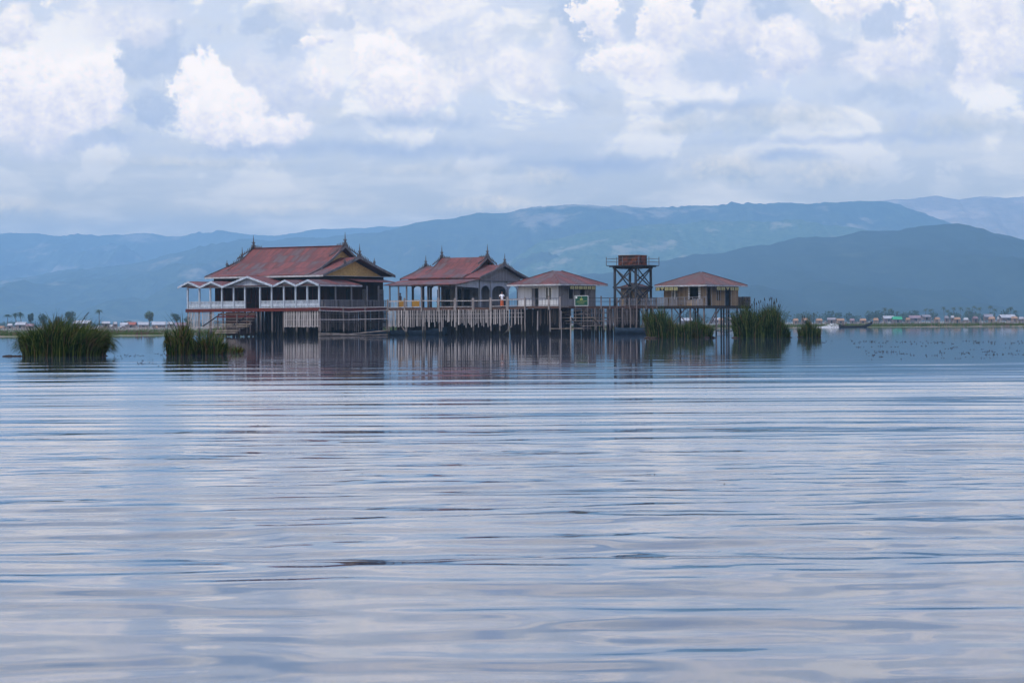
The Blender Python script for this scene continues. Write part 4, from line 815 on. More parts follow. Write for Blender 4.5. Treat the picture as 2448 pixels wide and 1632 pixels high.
reeds('wide uneven reed clump below the rear of the tan small house', 1541, 1712, 720, 808.5, 4000, .26, 'plain', lambda t: 1.0 if t < -.5 else (.95-.55*(t+.5)/.55 if t < .05 else (.42+.30*math.exp(-((t-.5)/.25)**2))), .6, 5, .14)
reeds('tallest reed clump with feathery seed heads right of the tan small house', 1752, 1898, 704, 807.5, 4600, .20, 'plain', lambda t: (.82+.18*math.sin(9*t)) if t < .3 else 1-.85*((t-.3)/.7)**1.1, .7, 26, .08)
reeds('small spiky reed clump standing alone, rightmost in the water', 1908, 1966, 746, 806, 700, .22, 'plain', lambda t: .55+.45*math.exp(-((t+.05)/.35)**2), .8, 3, .2)
reeds('little tuft of reeds in front of the dark boardwalk stilts', 1470, 1500, 776, 798.5, 380, .2, 'plain', None, .7, 0, .1)
# floating weeds
fw = MB(); mw = M['seed']; g = random.Random(5)
for n, (x0, x1), (y0, y1) in ((50, (1900, 2448), (815, 822)), (26, (2080, 2448), (838, 850)), (40, (2050, 2448), (826, 860)), (26, (270, 420), (844, 872)), (24, (380, 700), (868, 884)), (9, (490, 650), (1013, 1020)), (9, (500, 650), (1120, 1134)), (30, (0, 2448), (880, 1300)), (12, (1300, 1600), (895, 908))):
    for i in range(n):
        px = g.uniform(x0, x1); py = g.uniform(y0, y1); hy = 776.6-(px-1224)*math.tan(R_(.35)); Y = EYE*F/(py-hy); q = at(px, py, Y); k = Y/95; k = max(.12, min(k, 1.6))
        for j in range(g.randint(1, 3)):
            x, y = q.x+g.uniform(-.2, .2)*k, Y+g.uniform(-.1, .1)*k; h = g.uniform(.01, .07)*k if py < 900 else .012
            fw.blob((x, y, .004), (g.uniform(.01, .045)*k, .03*k, .006*k), 5); 
            if py < 900: fw.bar((x, y, 0), (x+g.uniform(-.05, .05)*k, y, h), .008*k)
tag(fw.build('floating_weed', M['mud']), 'scattered specks of floating water weed and stalks on the lake', 'water weed', kind='stuff')
for px, py, sz, lab, mt in ((1442, 1356, .022, 'small greenish leaf floating on the near water', 'reed3'), (1234, 1375, .018, 'small dark leaf floating left of the greenish one', 'mud')):
    hy = 776.6-(px-1224)*math.tan(R_(.35)); Y = EYE*F/(py-hy); q = at(px, py, Y); m = MB(); m.tube([(-sz, 0, .0), (0, .004, .001), (sz, 0, .0)], [.001, sz*.18, .001], 6); tag(m.build('floating_leaf', M[mt], None, (q.x, Y, .006)), lab, 'leaf', 'leaves floating on the near water')
# ================================================================== LAKE
def lake():
    rows = [-40, -20, -8, -2, 1, 3, 4.5, 5.5, 6.2, 6.8]
    d = 7.2
    while d < 330: rows.append(d); d += max(.045, d*.0034)
    while d < 14000: rows.append(d); d *= 1.12
    s = np.concatenate([-np.geomspace(6, .36, 12), np.linspace(-.34, .34, 300), np.geomspace(.36, 6, 12)])
    y = np.array(rows)[:, None]; x = s[None, :]*(np.maximum(y, 0)+26)
    y = np.broadcast_to(y, x.shape).copy(); z = np.zeros_like(x); g = np.random.default_rng(3)
    near = np.clip((y-6)/2, 0, 1)
    yd = y*(1+.09*np.sin(x*.075+1.)+.06*np.sin(x*.19+y*.03)+.04*np.sin(x*.5+y*.11+2))
    def lerp(pts): return np.interp(yd, [p[0] for p in pts], [p[1] for p in pts])
    # slope amplitude by distance for short, middle and long ripples
    e = {'s': lerp([(7, .007), (12, .010), (15, .020), (22, .018), (30, .009), (40, .002), (60, .0), (90, 0), (330, 0)]),
         'm': lerp([(7, .006), (12, .009), (16, .016), (24, .012), (30, .002), (330, 0)]),
         'n': lerp([(7, .001), (14, .004), (22, .012), (28, .017), (40, .017), (48, .012), (56, .008), (64, .004), (70, .002), (80, .0010), (96, .0005), (120, .0004), (330, .0002)]),
         'l': lerp([(7, .005), (14, .005), (24, .004), (34, .006), (45, .009), (54, .007), (62, .004), (70, .0025), (82, .0014), (98, .0008), (125, .0006), (330, .0003)])}
    big = lambda k, p: .5+.5*np.sin(x*k*.31+p+1.3*np.sin(y*k*.7+p*2))*np.sin(y*k+p*1.7+1.1*np.sin(x*k*.5))
    for kind, lams, sp in (('s', (.30, .38, .48, .62), 30), ('m', (.6, .85, 1.2, 1.7), 22), ('n', (.8, 1.0, 1.25, 1.6, 2.0), 6), ('l', (2.6, 3.3, 4.3, 5.6), 4)):
        for lam in lams:
            for q in range(3):
                th = R_(g.normal(0, sp)); k = 2*PI/lam; ph = g.uniform(0, 6.28)
                warp = 1.2*np.sin(x*g.uniform(.1, .35)/lam+g.uniform(0, 6)+y*g.uniform(.02, .1))+.8*np.sin(y*g.uniform(.2, .6)/lam+g.uniform(0, 6))
                a = e[kind]/k*1.25/math.sqrt(len(lams))*(.35+1.3*big(g.uniform(.15, .5), g.uniform(0, 6)))
                w_ = np.sin(k*(x*math.sin(th)+y*math.cos(th))+ph+warp); z += a*(w_+.18*w_*w_)
    # patches of steeper wake ripples
    for lam, th, p in ((.62, 3, .4), (.5, -5, 2.1), (.75, 1, 4.2)):
        k = 2*PI/lam; ww = np.sin(k*(x*math.sin(R_(th))+y*math.cos(R_(th)))+1.6*np.sin(x*.9+p)+1.1*np.sin(y*.6+p*2)); msk = np.clip(big(.55, p)*big(.21, p+1)*2.2-.55, 0, 1)*np.exp(-((y-17.5)/4.5)**2)
        z += .055/k*np.exp(2*(ww-1))*msk*1.0
    for lam, th, p in ((6.1, 1.2, .9), (3.9, -1.5, 2.9)):
        k = 2*PI/lam; ww = np.sin(k*(x*math.sin(R_(th))+y*math.cos(R_(th)))+1.2*np.sin(x*.2+p)); msk = np.clip(big(.10, p)*2.-.5, 0, 1)*np.exp(-((yd-70)/13)**2)
        z += .012/k*np.exp(7*(ww-1))*msk
    z *= near*np.clip((np.abs(s)[None, :] < .345)*1., 0, 1)
    nr, nc = z.shape; V = np.stack([x, y, z], -1).reshape(-1, 3)
    i = np.arange(nr-1)[:, None]*nc+np.arange(nc-1)[None, :]; Fc = np.stack([i, i+1, i+nc+1, i+nc], -1).reshape(-1, 4)
    me = bpy.data.meshes.new('lake_water'); me.vertices.add(len(V)); me.vertices.foreach_set('co', V.ravel().astype(np.float32))
    me.loops.add(Fc.size); me.loops.foreach_set('vertex_index', Fc.ravel().astype(np.int32)); me.polygons.add(len(Fc))
    me.polygons.foreach_set('loop_start', np.arange(0, Fc.size, 4, dtype=np.int32)); me.polygons.foreach_set('loop_total', np.full(len(Fc), 4, dtype=np.int32))
    me.polygons.foreach_set('use_smooth', np.ones(len(Fc), dtype=bool)); me.update(calc_edges=True); me.validate()
    m, t, b = new_mat('lake_surface'); b.inputs['Base Color'].default_value = (.040, .052, .080, 1); b.inputs['Roughness'].default_value = .03; b.inputs['IOR'].default_value = 1.40; b.inputs['Specular IOR Level'].default_value = .5
    me.materials.append(m); o = bpy.data.objects.new('lake_water', me); COL.objects.link(o); tag(o, kind='structure')
lake()
# ================================================================== SHORE, FIELDS
def shore():
    # shoreline (x, y) then far edge; slightly above the water
    pts = []
    for px, Y in ((-2600, 330), (-900, 335), (-200, 330), (60, 335), (200, 345), (420, 352), (560, 420), (800, 560), (1200, 610), (1500, 600), (1800, 610), (1950, 640), (2200, 665), (2448, 640), (2900, 620), (4800, 600)):
        pts.append(Vector(((px-1224)/F*Y, Y, 0)))
    P = []; 
    for a, b in zip(pts[:-1], pts[1:]):
        n = max(2, int((b-a).length/8))
        for i in range(n): q = a.lerp(b, i/n); q.y += 6*noise.noise(q*.05)+3*noise.noise(q*.2); P.append(q)
    P.append(pts[-1]); m = MB(); vs = []
    D = [0, 1.5, 5, 20, 60, 200, 600, 1500, 3600]; zz = [-.3, .06, .12, .16, .2, .25, .3, .5, 3.]
    for d, z in zip(D, zz):
        for q in P: vs.append((q.x*(1+d/q.y), q.y+d, z+.05*noise.noise(Vector((q.x*.1, d*.1, 0)))))
    n = len(P); m.add(vs, [(j*n+i, j*n+i+1, (j+1)*n+i+1, (j+1)*n+i) for j in range(len(D)-1) for i in range(n-1)])
    mt, t, b = new_mat('marsh_ground'); c = t.node('ShaderNodeTexCoord'); mp = t.node('ShaderNodeMapping'); t.l.new(c.outputs['Object'], mp.inputs[0]); mp.inputs['Scale'].default_value = (.06, .012, 1)
    n1 = t.noise(mp.outputs[0], 1., 5., .6); col = t.mix(t.step(n1.outputs[0], .4, .6), (.075, .10, .03), (.16, .13, .09)); t.l.new(col, b.inputs['Base Color']); b.inputs['Roughness'].default_value = .95
    tag(m.build('marsh_shore', mt, smooth=True), kind='structure')
    def shore_y(px):
        x = [q.x/q.y*F+1224 for q in P]; return float(np.interp(px, x, [q.y for q in P]))
    return shore_y
SY = shore()
gm = MB(); g = random.Random(9)
for i in range(13000):
    px = g.uniform(-250, 2750); Y = SY(px)+3+g.random()**1.6*800; x = (px-1224)/F*Y; h = g.uniform(.45, 1.05)*(1 if g.random() < .9 else 1.5); w = g.uniform(.5, 1.6)
    if px < 520: h *= .6
    u = g.random(); mi = 0 if u < .5 else 1 if u < .8 else 2
    for j in range(4): xx = x+g.uniform(-w, w); a = g.uniform(.1, .35); yy = Y+g.uniform(-.5, .5); l = g.uniform(-.3, .3); gm.add([(xx-a, yy, 0), (xx+a, yy+.1, 0), (xx+l+.05, yy, h*g.uniform(.6, 1.))], [(0, 1, 2)], mi)
tag(gm.build('marsh_grass', [mat_leaf('marsh_green', (.055, .095, .02), (.09, .13, .03), .3, .05), mat_leaf('marsh_light', (.14, .15, .055), (.11, .14, .04), .3, .05), mat_leaf('marsh_dry', (.20, .15, .10), (.12, .07, .045), .3, .05)]), 'green and brown marsh grass along the far shore', 'grass', kind='stuff')
sm = MB()
for i in range(3600):
    px = g.uniform(-250, 2750); Y = SY(px)+g.uniform(420, 1000); x = (px-1224)/F*Y; h = g.uniform(1.1, 2.6) if px > 560 else g.uniform(.8, 1.9); w = g.uniform(.05, .11); l = g.uniform(-.1, .1); sm.bar((x, Y, 0), (x+l, Y, h), w)
tag(sm.build('garden_stakes', mat_flat('pale_stakes', (.32, .25, .23), .9, .3, .01)), 'thin pale bamboo stakes standing in the floating gardens', 'stakes', kind='stuff')
# ================================================================== VILLAGE
HM = {}
def hm(c):
    if c not in HM: HM[c] = mat_wear('village_'+str(len(HM)), c, tuple(v*.75 for v in c), (.6, .6, .6), bump=0)
    return HM[c]
TAN = (.33, .20, .12); WHT = (.37, .38, .41); GRY = (.24, .23, .26); REDR = (.30, .10, .07); MAU = (.24, .17, .19); GRN = (.05, .33, .17)
CN = {TAN: 'tan thatched', WHT: 'white tin', GRY: 'grey', REDR: 'red', MAU: 'mauve-brown', GRN: 'bright green'}
huts = [(1902, 765, 14, TAN), (1924, 764, 17, TAN), (1958, 765, 17, TAN), (1988, 763, 20, GRY), (2008, 765, 20, TAN), (2037, 765, 13, MAU), (2063, 765, 17, TAN), (2094, 764, 14, TAN), (2123, 760, 27, WHT), (2144, 762, 24, GRN),
 (2170, 763, 12, TAN), (2187, 759, 30, MAU), (2213, 756, 22, GRY), (2240, 762, 15, TAN), (2263, 759, 11, GRY), (2277, 758, 9, WHT), (2288, 762, 17, TAN), (2309, 763, 13, WHT), (2331, 760, 15, MAU), (2362, 756, 23, GRY), (2371, 761, 17, TAN), (2386, 761, 6, WHT), (2407, 757, 40, WHT), (2425, 760, 17, TAN), (2441, 761, 14, WHT),
 (5, 783, 14, TAN), (24, 777, 14, WHT), (51, 775, 28, WHT), (72, 778, 20, MAU), (198, 771, 42, WHT), (240, 783, 17, WHT), (253, 772, 20, WHT), (264, 780, 15, WHT), (276, 773, 10, WHT), (293, 781, 14, WHT), (297, 775, 20, WHT), (315, 775, 24, REDR), (343, 775, 26, WHT), (372, 783, 12, TAN), (380, 774, 34, WHT), (408, 773, 18, WHT), (433, 776, 30, MAU),
 (650, 776, 26, WHT), (1640, 765, 30, WHT), (1715, 763, 22, WHT), (1748, 762, 14, WHT), (1725, 764, 16, TAN)]
where = lambda px: 'far left shore' if px < 470 else ('shore seen through stilts' if px < 1800 else 'far right shore')
order = {}
def hut_label(i, px, py, w, c):
    side = where(px); same = sorted(h[0] for h in huts if h[3] == c and where(h[0]) == side); k = same.index(px); n = len(same)
    words = ['first', 'second', 'third', 'fourth', 'fifth', 'sixth', 'seventh', 'eighth', 'ninth', 'tenth', 'eleventh', 'twelfth', 'thirteenth']
    size = 'wide' if w > 22 else 'small'
    if n == 1: return f'{size} {CN[c]} roofed hut, the only one on the {side}'
    if k == n-1: return f'{size} {CN[c]} roofed hut, rightmost such, {side}'
    return f'{size} {CN[c]} roofed hut, {words[k]} such from the left, {side}'
for i, (px, py, w, c) in enumerate(huts):
    hy = 776.6-(px-1224)*math.tan(R_(.35)); Y = SY(px)+(520 if w < 22 else 760)+(i % 3)*40; s = F/Y; p = at(px, py, Y)
    wd = w/s; top = at(px, py-3.5-(w > 22)*1.5, Y).z; ev = at(px, py+1.5+(w > 30), Y).z; dp = wd*.6
    rz = g.uniform(-.35, .35); r = empty('village_hut', (p.x, Y, 0), rz, hut_label(i, px, py, w, c), 'hut', 'huts of the lake village on the far shore')
    m = MB(); sl = wd*.14*(1 if i % 2 else -1) if w < 20 else 0
    m.slab([(-wd/2, -dp/2, ev), (wd/2, -dp/2, ev), (wd/2-abs(sl), 0, top), (-wd/2+abs(sl), 0, top)], (0, 0, .1)); m.slab([(-wd/2, dp/2, ev), (wd/2, dp/2, ev), (wd/2-abs(sl), 0, top), (-wd/2+abs(sl), 0, top)], (0, 0, .1)); m.build('roof', hm(c), r)
    for q in range(g.randint(1, 3)):
        b = MB(); bx = g.uniform(-wd*.75, wd*.75); pl_ = g.uniform(.6, 1.1)*(top-1)
        if q == 0: b.box((bx-.6, -dp*.6, fl if False else .9), (bx+.7, -dp*.5, 1.6)); b.build('lean_to', hm((.20, .16, .14)), r)
        else: b.bar((bx, -dp*.7, -.5), (bx+g.uniform(-.2, .2), -dp*.7, pl_+1.2), .12); b.build('pole', hm((.30, .25, .22)), r)
    m = MB(); fl = max(.9, ev-1.8); m.box((-wd*.43, -dp*.4, fl), (wd*.43, dp*.4, ev+.05)); m.build('wall', hm((.16, .12, .11) if c != TAN else (.22, .15, .10)), r)
    m = MB(); m.box((-wd*.1, -dp*.4-.05, fl+.1), (wd*.12, -dp*.4-.01, ev-.2)); m.build('door', M['dark'], r)
    for sx in (-1, 1):
        for sy in (-1, 1): m = MB(); m.bar((sx*wd*.38, sy*dp*.35, -.5), (sx*wd*.38, sy*dp*.35, fl), .12); m.build('stilt', hm((.12, .09, .08)), r)
# ================================================================== TREES
leafA = mat_leaf('tree_foliage', (.028, .050, .016), (.06, .085, .03), .25, .12); leafB = mat_leaf('palm_foliage', (.035, .06, .02), (.09, .11, .045), .25, .2); bark = mat_flat('tree_bark', (.10, .08, .065), .9)
leafC = mat_leaf('pale_foliage', (.10, .13, .05), (.15, .17, .08), .3, .2)
def crown_faces(m, g, c, rad, n, ls, mi=0):
    for i in range(n):
        d = Vector((g.gauss(0, 1), g.gauss(0, 1), g.gauss(0, 1))).normalized()*(g.random()**.45); p = Vector(c)+Vector((d.x*rad[0], d.y*rad[1], d.z*rad[2]))
        a = Vector((g.gauss(0, 1), g.gauss(0, 1), g.gauss(0, 1))).normalized()*ls*g.uniform(.6, 1.3); b = a.cross(Vector((g.gauss(0, 1), g.gauss(0, 1), g.gauss(0, 1)))).normalized()*ls*g.uniform(.4, .8)
        m.add([p-a, p+b, p+a, p-b], [(0, 1, 2, 3)], mi)
def tree(label, px, pytop, w, Y, group, mat=leafA, name='tree'):
    g = random.Random(int(px*3+pytop)); s = F/Y; p = at(px, pytop, Y); H = p.z; W = w/s; r = empty(name, (p.x, Y, .2), 0, label, 'tree', group)
    m = MB(); m.tube([(0, 0, -.3), (.02*H, 0, H*.35), (0, 0, H*.8)], [.05*H**.8, .03*H**.8, .01*H**.8], 6)
    cl = []
    for k in range(6): a = g.uniform(0, 6.28); q = Vector((math.cos(a)*W*.3, math.sin(a)*W*.3, H*g.uniform(.4, .9))); m.tube([(0, 0, q.z*.6), q], [.015*H, .006*H], 4); cl.append(q)
    m.build('trunk', bark, r); c = MB()
    for q in cl: crown_faces(c, g, q, (W*.26, W*.26, H*.15), 70, .045*H)
    crown_faces(c, g, (0, 0, H*.72), (W*.36, W*.36, H*.27), 160, .045*H); c.build('crown', mat, r)
def palm(label, px, pytop, Y, group):
    g = random.Random(int(px*7)); p = at(px, pytop, Y); H = p.z-.8; r = empty('palm_tree', (p.x, Y, .2), 0, label, 'palm tree', group); l = g.uniform(-.8, .8)
    m = MB(); m.tube([(0, 0, -.3), (l*.3, 0, H*.5), (l, 0, H)], [.25, .18, .15], 6); m.build('trunk', bark, r); c = MB()
    for k in range(22):
        a = 2*PI*k/22+g.uniform(-.2, .2); el = g.uniform(-.3, 1.1); L = g.uniform(2., 3.1); d = Vector((math.cos(a), math.sin(a), 0)); nrm = d.cross(Vector((0, 0, 1)))*.42; vs = []
        for j in range(5): t = j/4; q = Vector((l, 0, H))+d*L*t*math.cos(el*.6)+Vector((0, 0, L*(t*math.sin(el)-.75*t*t))); ww = (.5+1.2*t*(1-t)*2)*(1-t*.8); vs += [q-nrm*ww+Vector((0, 0, -.15*ww)), q, q+nrm*ww+Vector((0, 0, -.15*ww))]
        fs = []
        for j in range(4):
            b = j*3; fs += [(b, b+1, b+4, b+3), (b+1, b+2, b+5, b+4)]
        c.add(vs, fs)
    c.build('crown', leafB, r)
GL = 'trees behind the village on the left shore'; GR = 'palms behind the village on the right shore'
tree('tall pale green tree standing alone above white roofs, left shore', 356, 742, 20, 1150, GL, leafC)
tree('bushy round tree behind the broad reed clump, left shore', 168, 743, 26, 1250, GL)
palm('thin palm standing alone right of the bushy tree, left shore', 237, 740, 1250, GL)
palm('palm nearest the left picture edge, left shore', 18, 751, 1250, GL); palm('second palm from the left picture edge, left shore', 39, 748, 1250, GL); palm('third palm from the left picture edge, left shore', 51, 746, 1250, GL)
tree('small dark tree just left of the broad reed clump, left shore', 73, 750, 14, 1250, GL); tree('wide feathery tree behind the middle of the reed clump, left shore', 100, 748, 26, 1250, GL, leafA)
tree('low bush-like tree behind the reed clump centre, left shore', 136, 757, 20, 1250, GL)
tree('hazy tree directly left of the hall columns', 420, 750, 26, 1250, GL, leafA); tree('faint low tree between the tall reeds and the hall', 447, 756, 16, 1300, GL, leafA)
for i, (px, py) in enumerate(((2115, 735), (2130, 737), (2145, 744), (2213, 737), (2226, 738), (2258, 733), (2268, 740), (2281, 734), (2297, 734), (2317, 735), (2329, 731), (2344, 734), (2365, 730), (2379, 737), (2408, 737), (2416, 733), (2428, 741))):
    words = ['first', 'second', 'third', 'fourth', 'fifth', 'sixth', 'seventh', 'eighth', 'ninth', 'tenth', 'eleventh', 'twelfth', 'thirteenth', 'fourteenth', 'fifteenth', 'sixteenth', 'seventeenth']
    palm(f'{words[i]} palm crown from the left in the treeline of the right shore', px, py, 1750+(i % 3)*40, GR)
wm = MB(); g = random.Random(21)
for i in range(270):
    px = g.uniform(-300, 2800); left = px < 1500; Y = 2000+g.uniform(-120, 200) if not left else 2300+g.uniform(-100, 200); s = F/Y; hy = 776.6-(px-1224)*math.tan(R_(.35))
    hpx = g.uniform(20, 34)*(.8+.35*noise.noise(Vector((px*.012, 2, 0)))+.1) if not left else g.uniform(8, 17); H = hpx/s+EYE; W = g.uniform(12, 24)/s
    if left: W = g.uniform(14, 34)/s
    x = (px-1224)/s
    crown_faces(wm, g, (x, Y, H*.62), (W*.7, W*.7, H*.38), 130, .055*H+.3, 0); crown_faces(wm, g, (x, Y, H*.3), (W*.9, W*.6, H*.3), 60, .055*H+.3, 0)
tag(wm.build('woodland', leafA), 'hazy band of woodland behind the lake village', 'woodland', kind='stuff')
# ================================================================== HILLS
def hills(name, pts, Y, depth, mat, seed, rough=1., spur=.3, nx=1300, ny=26, back=900, shape=1.25):
    xs = [p[0] for p in pts]; ys = [p[1] for p in pts]; vs = []; m = MB(); pxs = np.linspace(-900, 3350, nx)
    for j in range(ny+1):
        t = j/ny if j < ny else 1; 
        for px in pxs:
            py = float(np.interp(px, xs, ys)); c = at(px, py, Y); zc = max(3., c.z); q = Vector((c.x*.0022+seed, t*2.4, seed*.37))
            if j == ny: vs.append((c.x*1.1, Y+back, zc*.5)); continue
            t2 = j/(ny-1); yy = Y-depth*(1-t2)
            rid = 1-abs(2*noise.noise(Vector((c.x*.0016+seed+.35*t2, t2*.9, 0))))*1.
            z = zc*(t2**shape)*(1-spur*(1-t2)*(1-rid)*1.6)+zc*spur*.8*math.sin(PI*t2)*noise.fractal(Vector((c.x*.0038+seed, t2*3.2, seed)), 1., 2., 5)
            z += rough*(noise.noise(Vector((c.x*.045, seed, t2*30)))*6*(.4+noise.noise(Vector((c.x*.004, seed, 7)))**2*4)+noise.noise(Vector((c.x*.011, seed+4, t2*12)))*9)*(min(1, t2*3))
            if t2 < 1: z = min(z, zc*.985*(yy/Y))
            vs.append((c.x*(yy/Y if False else 1), yy, z if j else -6))
    m.add(vs, [(j*nx+i, j*nx+i+1, (j+1)*nx+i+1, (j+1)*nx+i) for j in range(ny) for i in range(nx-1)])
    o = m.build(name, mat, smooth=True); tag(o, kind='structure'); return o
def mat_hill(name, forest, forest2, clear, amt, sc=.0022):
    m, t, b = new_mat(name); c = t.node('ShaderNodeTexCoord'); g = t.node('ShaderNodeNewGeometry')
    mp = t.node('ShaderNodeMapping'); t.l.new(g.outputs['Position'], mp.inputs[0]); mp.inputs['Scale'].default_value = (sc, sc*.6, sc*2.4)
    n1 = t.noise(mp.outputs[0], 1., 8., .62); n2 = t.noise(mp.outputs[0], 9., 5., .7)
    col = t.mix(t.step(n2.outputs[0], .35, .65), forest, forest2); col = t.mix(t.step(t.m('ADD', n1.outputs[0], t.m('MULTIPLY', t.m('SUBTRACT', n2.outputs[0], .5), .25)), amt, amt+.1), col, clear)
    t.l.new(col, b.inputs['Base Color']); b.inputs['Roughness'].default_value = 1.; b.inputs['Specular IOR Level'].default_value = 0.
    return m
hA = mat_hill('far_hill_cover', (.035, .055, .04), (.06, .08, .05), (.20, .18, .14), .56)
hB = mat_hill('big_ridge_cover', (.016, .030, .018), (.05, .072, .035), (.22, .19, .13), .56)
hC = mat_hill('spur_cover', (.022, .055, .024), (.085, .125, .055), (.20, .19, .12), .55, .006)
hD = mat_hill('near_hill_cover', (.012, .022, .014), (.022, .034, .02), (.045, .055, .03), .62)
hE = mat_hill('bare_hill_cover', (.22, .19, .14), (.32, .26, .19), (.45, .36, .26), .5)
hills('far_hills', [(-900, 545), (0, 557), (120, 561), (260, 562), (335, 558), (343, 556), (420, 565), (470, 556), (530, 551), (600, 560), (680, 563), (749, 550), (850, 546), (960, 540), (1040, 527), (1300, 540), (2448, 560), (3350, 570)], 12500, 3600, hA, 1.3, spur=.45)
hills('bare_hills', [(-900, 770), (1800, 640), (2000, 540), (2060, 488), (2109, 479), (2180, 474), (2239, 469), (2270, 472), (2291, 477), (2332, 469), (2370, 470), (2410, 474), (2448, 470), (2600, 466), (3350, 480)], 11200, 2600, hE, 9.1, spur=.3, shape=1.)
hills('main_ridge', [(-900, 720), (0, 668), (68, 664), (130, 650), (250, 638), (364, 622), (468, 592), (572, 571), (650, 573), (780, 566), (900, 556), (1000, 532), (1080, 520), (1140, 511), (1224, 508), (1292, 493), (1380, 489), (1480, 492), (1578, 497), (1660, 492), (1744, 487), (1885, 485), (1990, 484), (2070, 480), (2120, 482), (2180, 500), (2239, 522), (2290, 540), (2350, 556), (2448, 585), (2550, 620), (3350, 700)], 9600, 3300, hB, 4.2, spur=.42)
hills('middle_spur', [(-900, 772), (900, 765), (1100, 690), (1224, 625), (1292, 575), (1380, 560), (1480, 545), (1578, 535), (1680, 528), (1800, 530), (1900, 528), (2000, 540), (2100, 555), (2200, 580), (2448, 620), (3350, 700)], 7900, 2200, hC, 7.7, spur=.4)
hills('near_hill', [(-900, 772), (0, 772), (700, 771), (1000, 755), (1224, 700), (1400, 655), (1546, 632), (1588, 621), (1744, 597), (1848, 582), (1952, 568), (2056, 553), (2130, 551), (2187, 547), (2254, 535), (2291, 534), (2330, 540), (2369, 552), (2410, 565), (2448, 571), (2700, 600), (3350, 640)], 6000, 2300, hD, 2.9, spur=.25)
# ================================================================== HAZE
HX = 9000; top = 640.
hz = MB(); hz.box((-HX, -60, -8), (HX, 16000, top)); ho = hz.build('haze', None)
mh = bpy.data.materials.new('haze_air'); mh.use_nodes = True; th_ = NT(mh.node_tree); mh.node_tree.nodes.clear()
vo = th_.node('ShaderNodeVolumePrincipled'); vo.inputs['Color'].default_value = (.35, .67, 1.0, 1); vo.inputs['Density'].default_value = 1.3e-4; vo.inputs['Anisotropy'].default_value = 0.
out = th_.node('ShaderNodeOutputMaterial'); th_.l.new(vo.outputs[0], out.inputs['Volume']); ho.data.materials.clear(); ho.data.materials.append(mh); tag(ho, kind='stuff')
# ================================================================== SUN AND SKY
SD = Vector((-.80, -.42, 1.25)).normalized()
sun = bpy.data.lights.new('sun', 'SUN'); sun.energy = 3.1; sun.angle = R_(.5); sun.color = (1, .95, .88); so = bpy.data.objects.new('sun', sun); COL.objects.link(so)
so.rotation_euler = SD.to_track_quat('Z', 'Y').to_euler(); so.location = (0, 0, 400)
W = bpy.data.worlds.new('World'); S.world = W; W.use_nodes = True; t = NT(W.node_tree); W.node_tree.nodes.clear()
sky = t.node('ShaderNodeTexSky'); sky.sky_type = 'NISHITA'; sky.sun_disc = False; sky.sun_elevation = math.asin(SD.z); sky.sun_rotation = math.atan2(SD.x, SD.y)
SK = .1; BR = 10.   # background strength; cloud radiances below are multiplied by 1/strength
tc = t.node('ShaderNodeTexCoord'); sp = t.node('ShaderNodeSeparateXYZ'); t.l.new(tc.outputs['Generated'], sp.inputs[0])
x, y, z = sp.outputs
az = t.m('MULTIPLY', t.m('ARCTAN2', x, y), F/100); el = t.m('MULTIPLY', t.m('ARCSINE', z), F/100)   # units of 100 px of arc
P0 = t.xyz(az, el)
n1 = t.noise(P0, .75, 7., .6); n2 = t.noise(P0, 2.4, 6., .62); nsep = t.node('ShaderNodeSeparateColor'); t.l.new(n1.outputs['Color'], nsep.inputs[0]); ns2 = t.node('ShaderNodeSeparateColor'); t.l.new(n2.outputs['Color'], ns2.inputs[0])
n5 = t.noise(P0, 7., 4., .6)
wx = t.m('ADD', t.m('MULTIPLY', t.m('SUBTRACT', nsep.outputs[0], .5), 1.9), t.m('ADD', t.m('MULTIPLY', t.m('SUBTRACT', ns2.outputs[0], .5), .65), t.m('MULTIPLY', t.m('SUBTRACT', n5.outputs[0], .5), .55)))
wy = t.m('ADD', t.m('MULTIPLY', t.m('SUBTRACT', nsep.outputs[1], .5), 1.5), t.m('MULTIPLY', t.m('SUBTRACT', ns2.outputs[1], .5), .65))
ax = t.m('ADD', az, wx); ay = t.m('ADD', el, wy); axs = t.m('ADD', az, t.m('MULTIPLY', wx, 1.3)); ays = t.m('ADD', el, t.m('MULTIPLY', wy, .35))
n3 = t.noise(t.xyz(t.m('MULTIPLY', az, .28), t.m('MULTIPLY', el, 1.1)), 1., 5., .55)   # flat streaks
n4 = t.noise(t.xyz(az, t.m('MULTIPLY', el, 1.25)), .42, 7., .58, dist=.4)               # general cumulus field
WHITE = (1.0, .97, .98); GREY = (.54, .62, .82); LOW = (.385, .505, .67)
base = t.mix(t.step(el, 2., 6.), LOW, (.62, .71, .87))
base = t.mix(t.m('MULTIPLY', t.step(n3.outputs[0], .42, .68), .75), base, (.62, .69, .80))
base = t.mix(t.m('MULTIPLY', t.step(n4.outputs[0], .49, .58), t.step(el, 2.5, 6.)), base, (.90, .91, .95))
base = t.mix(t.m('MULTIPLY', t.step(n4.outputs[0], .42, .34), t.step(el, 3., 6.)), base, (.46, .58, .82))
col = base
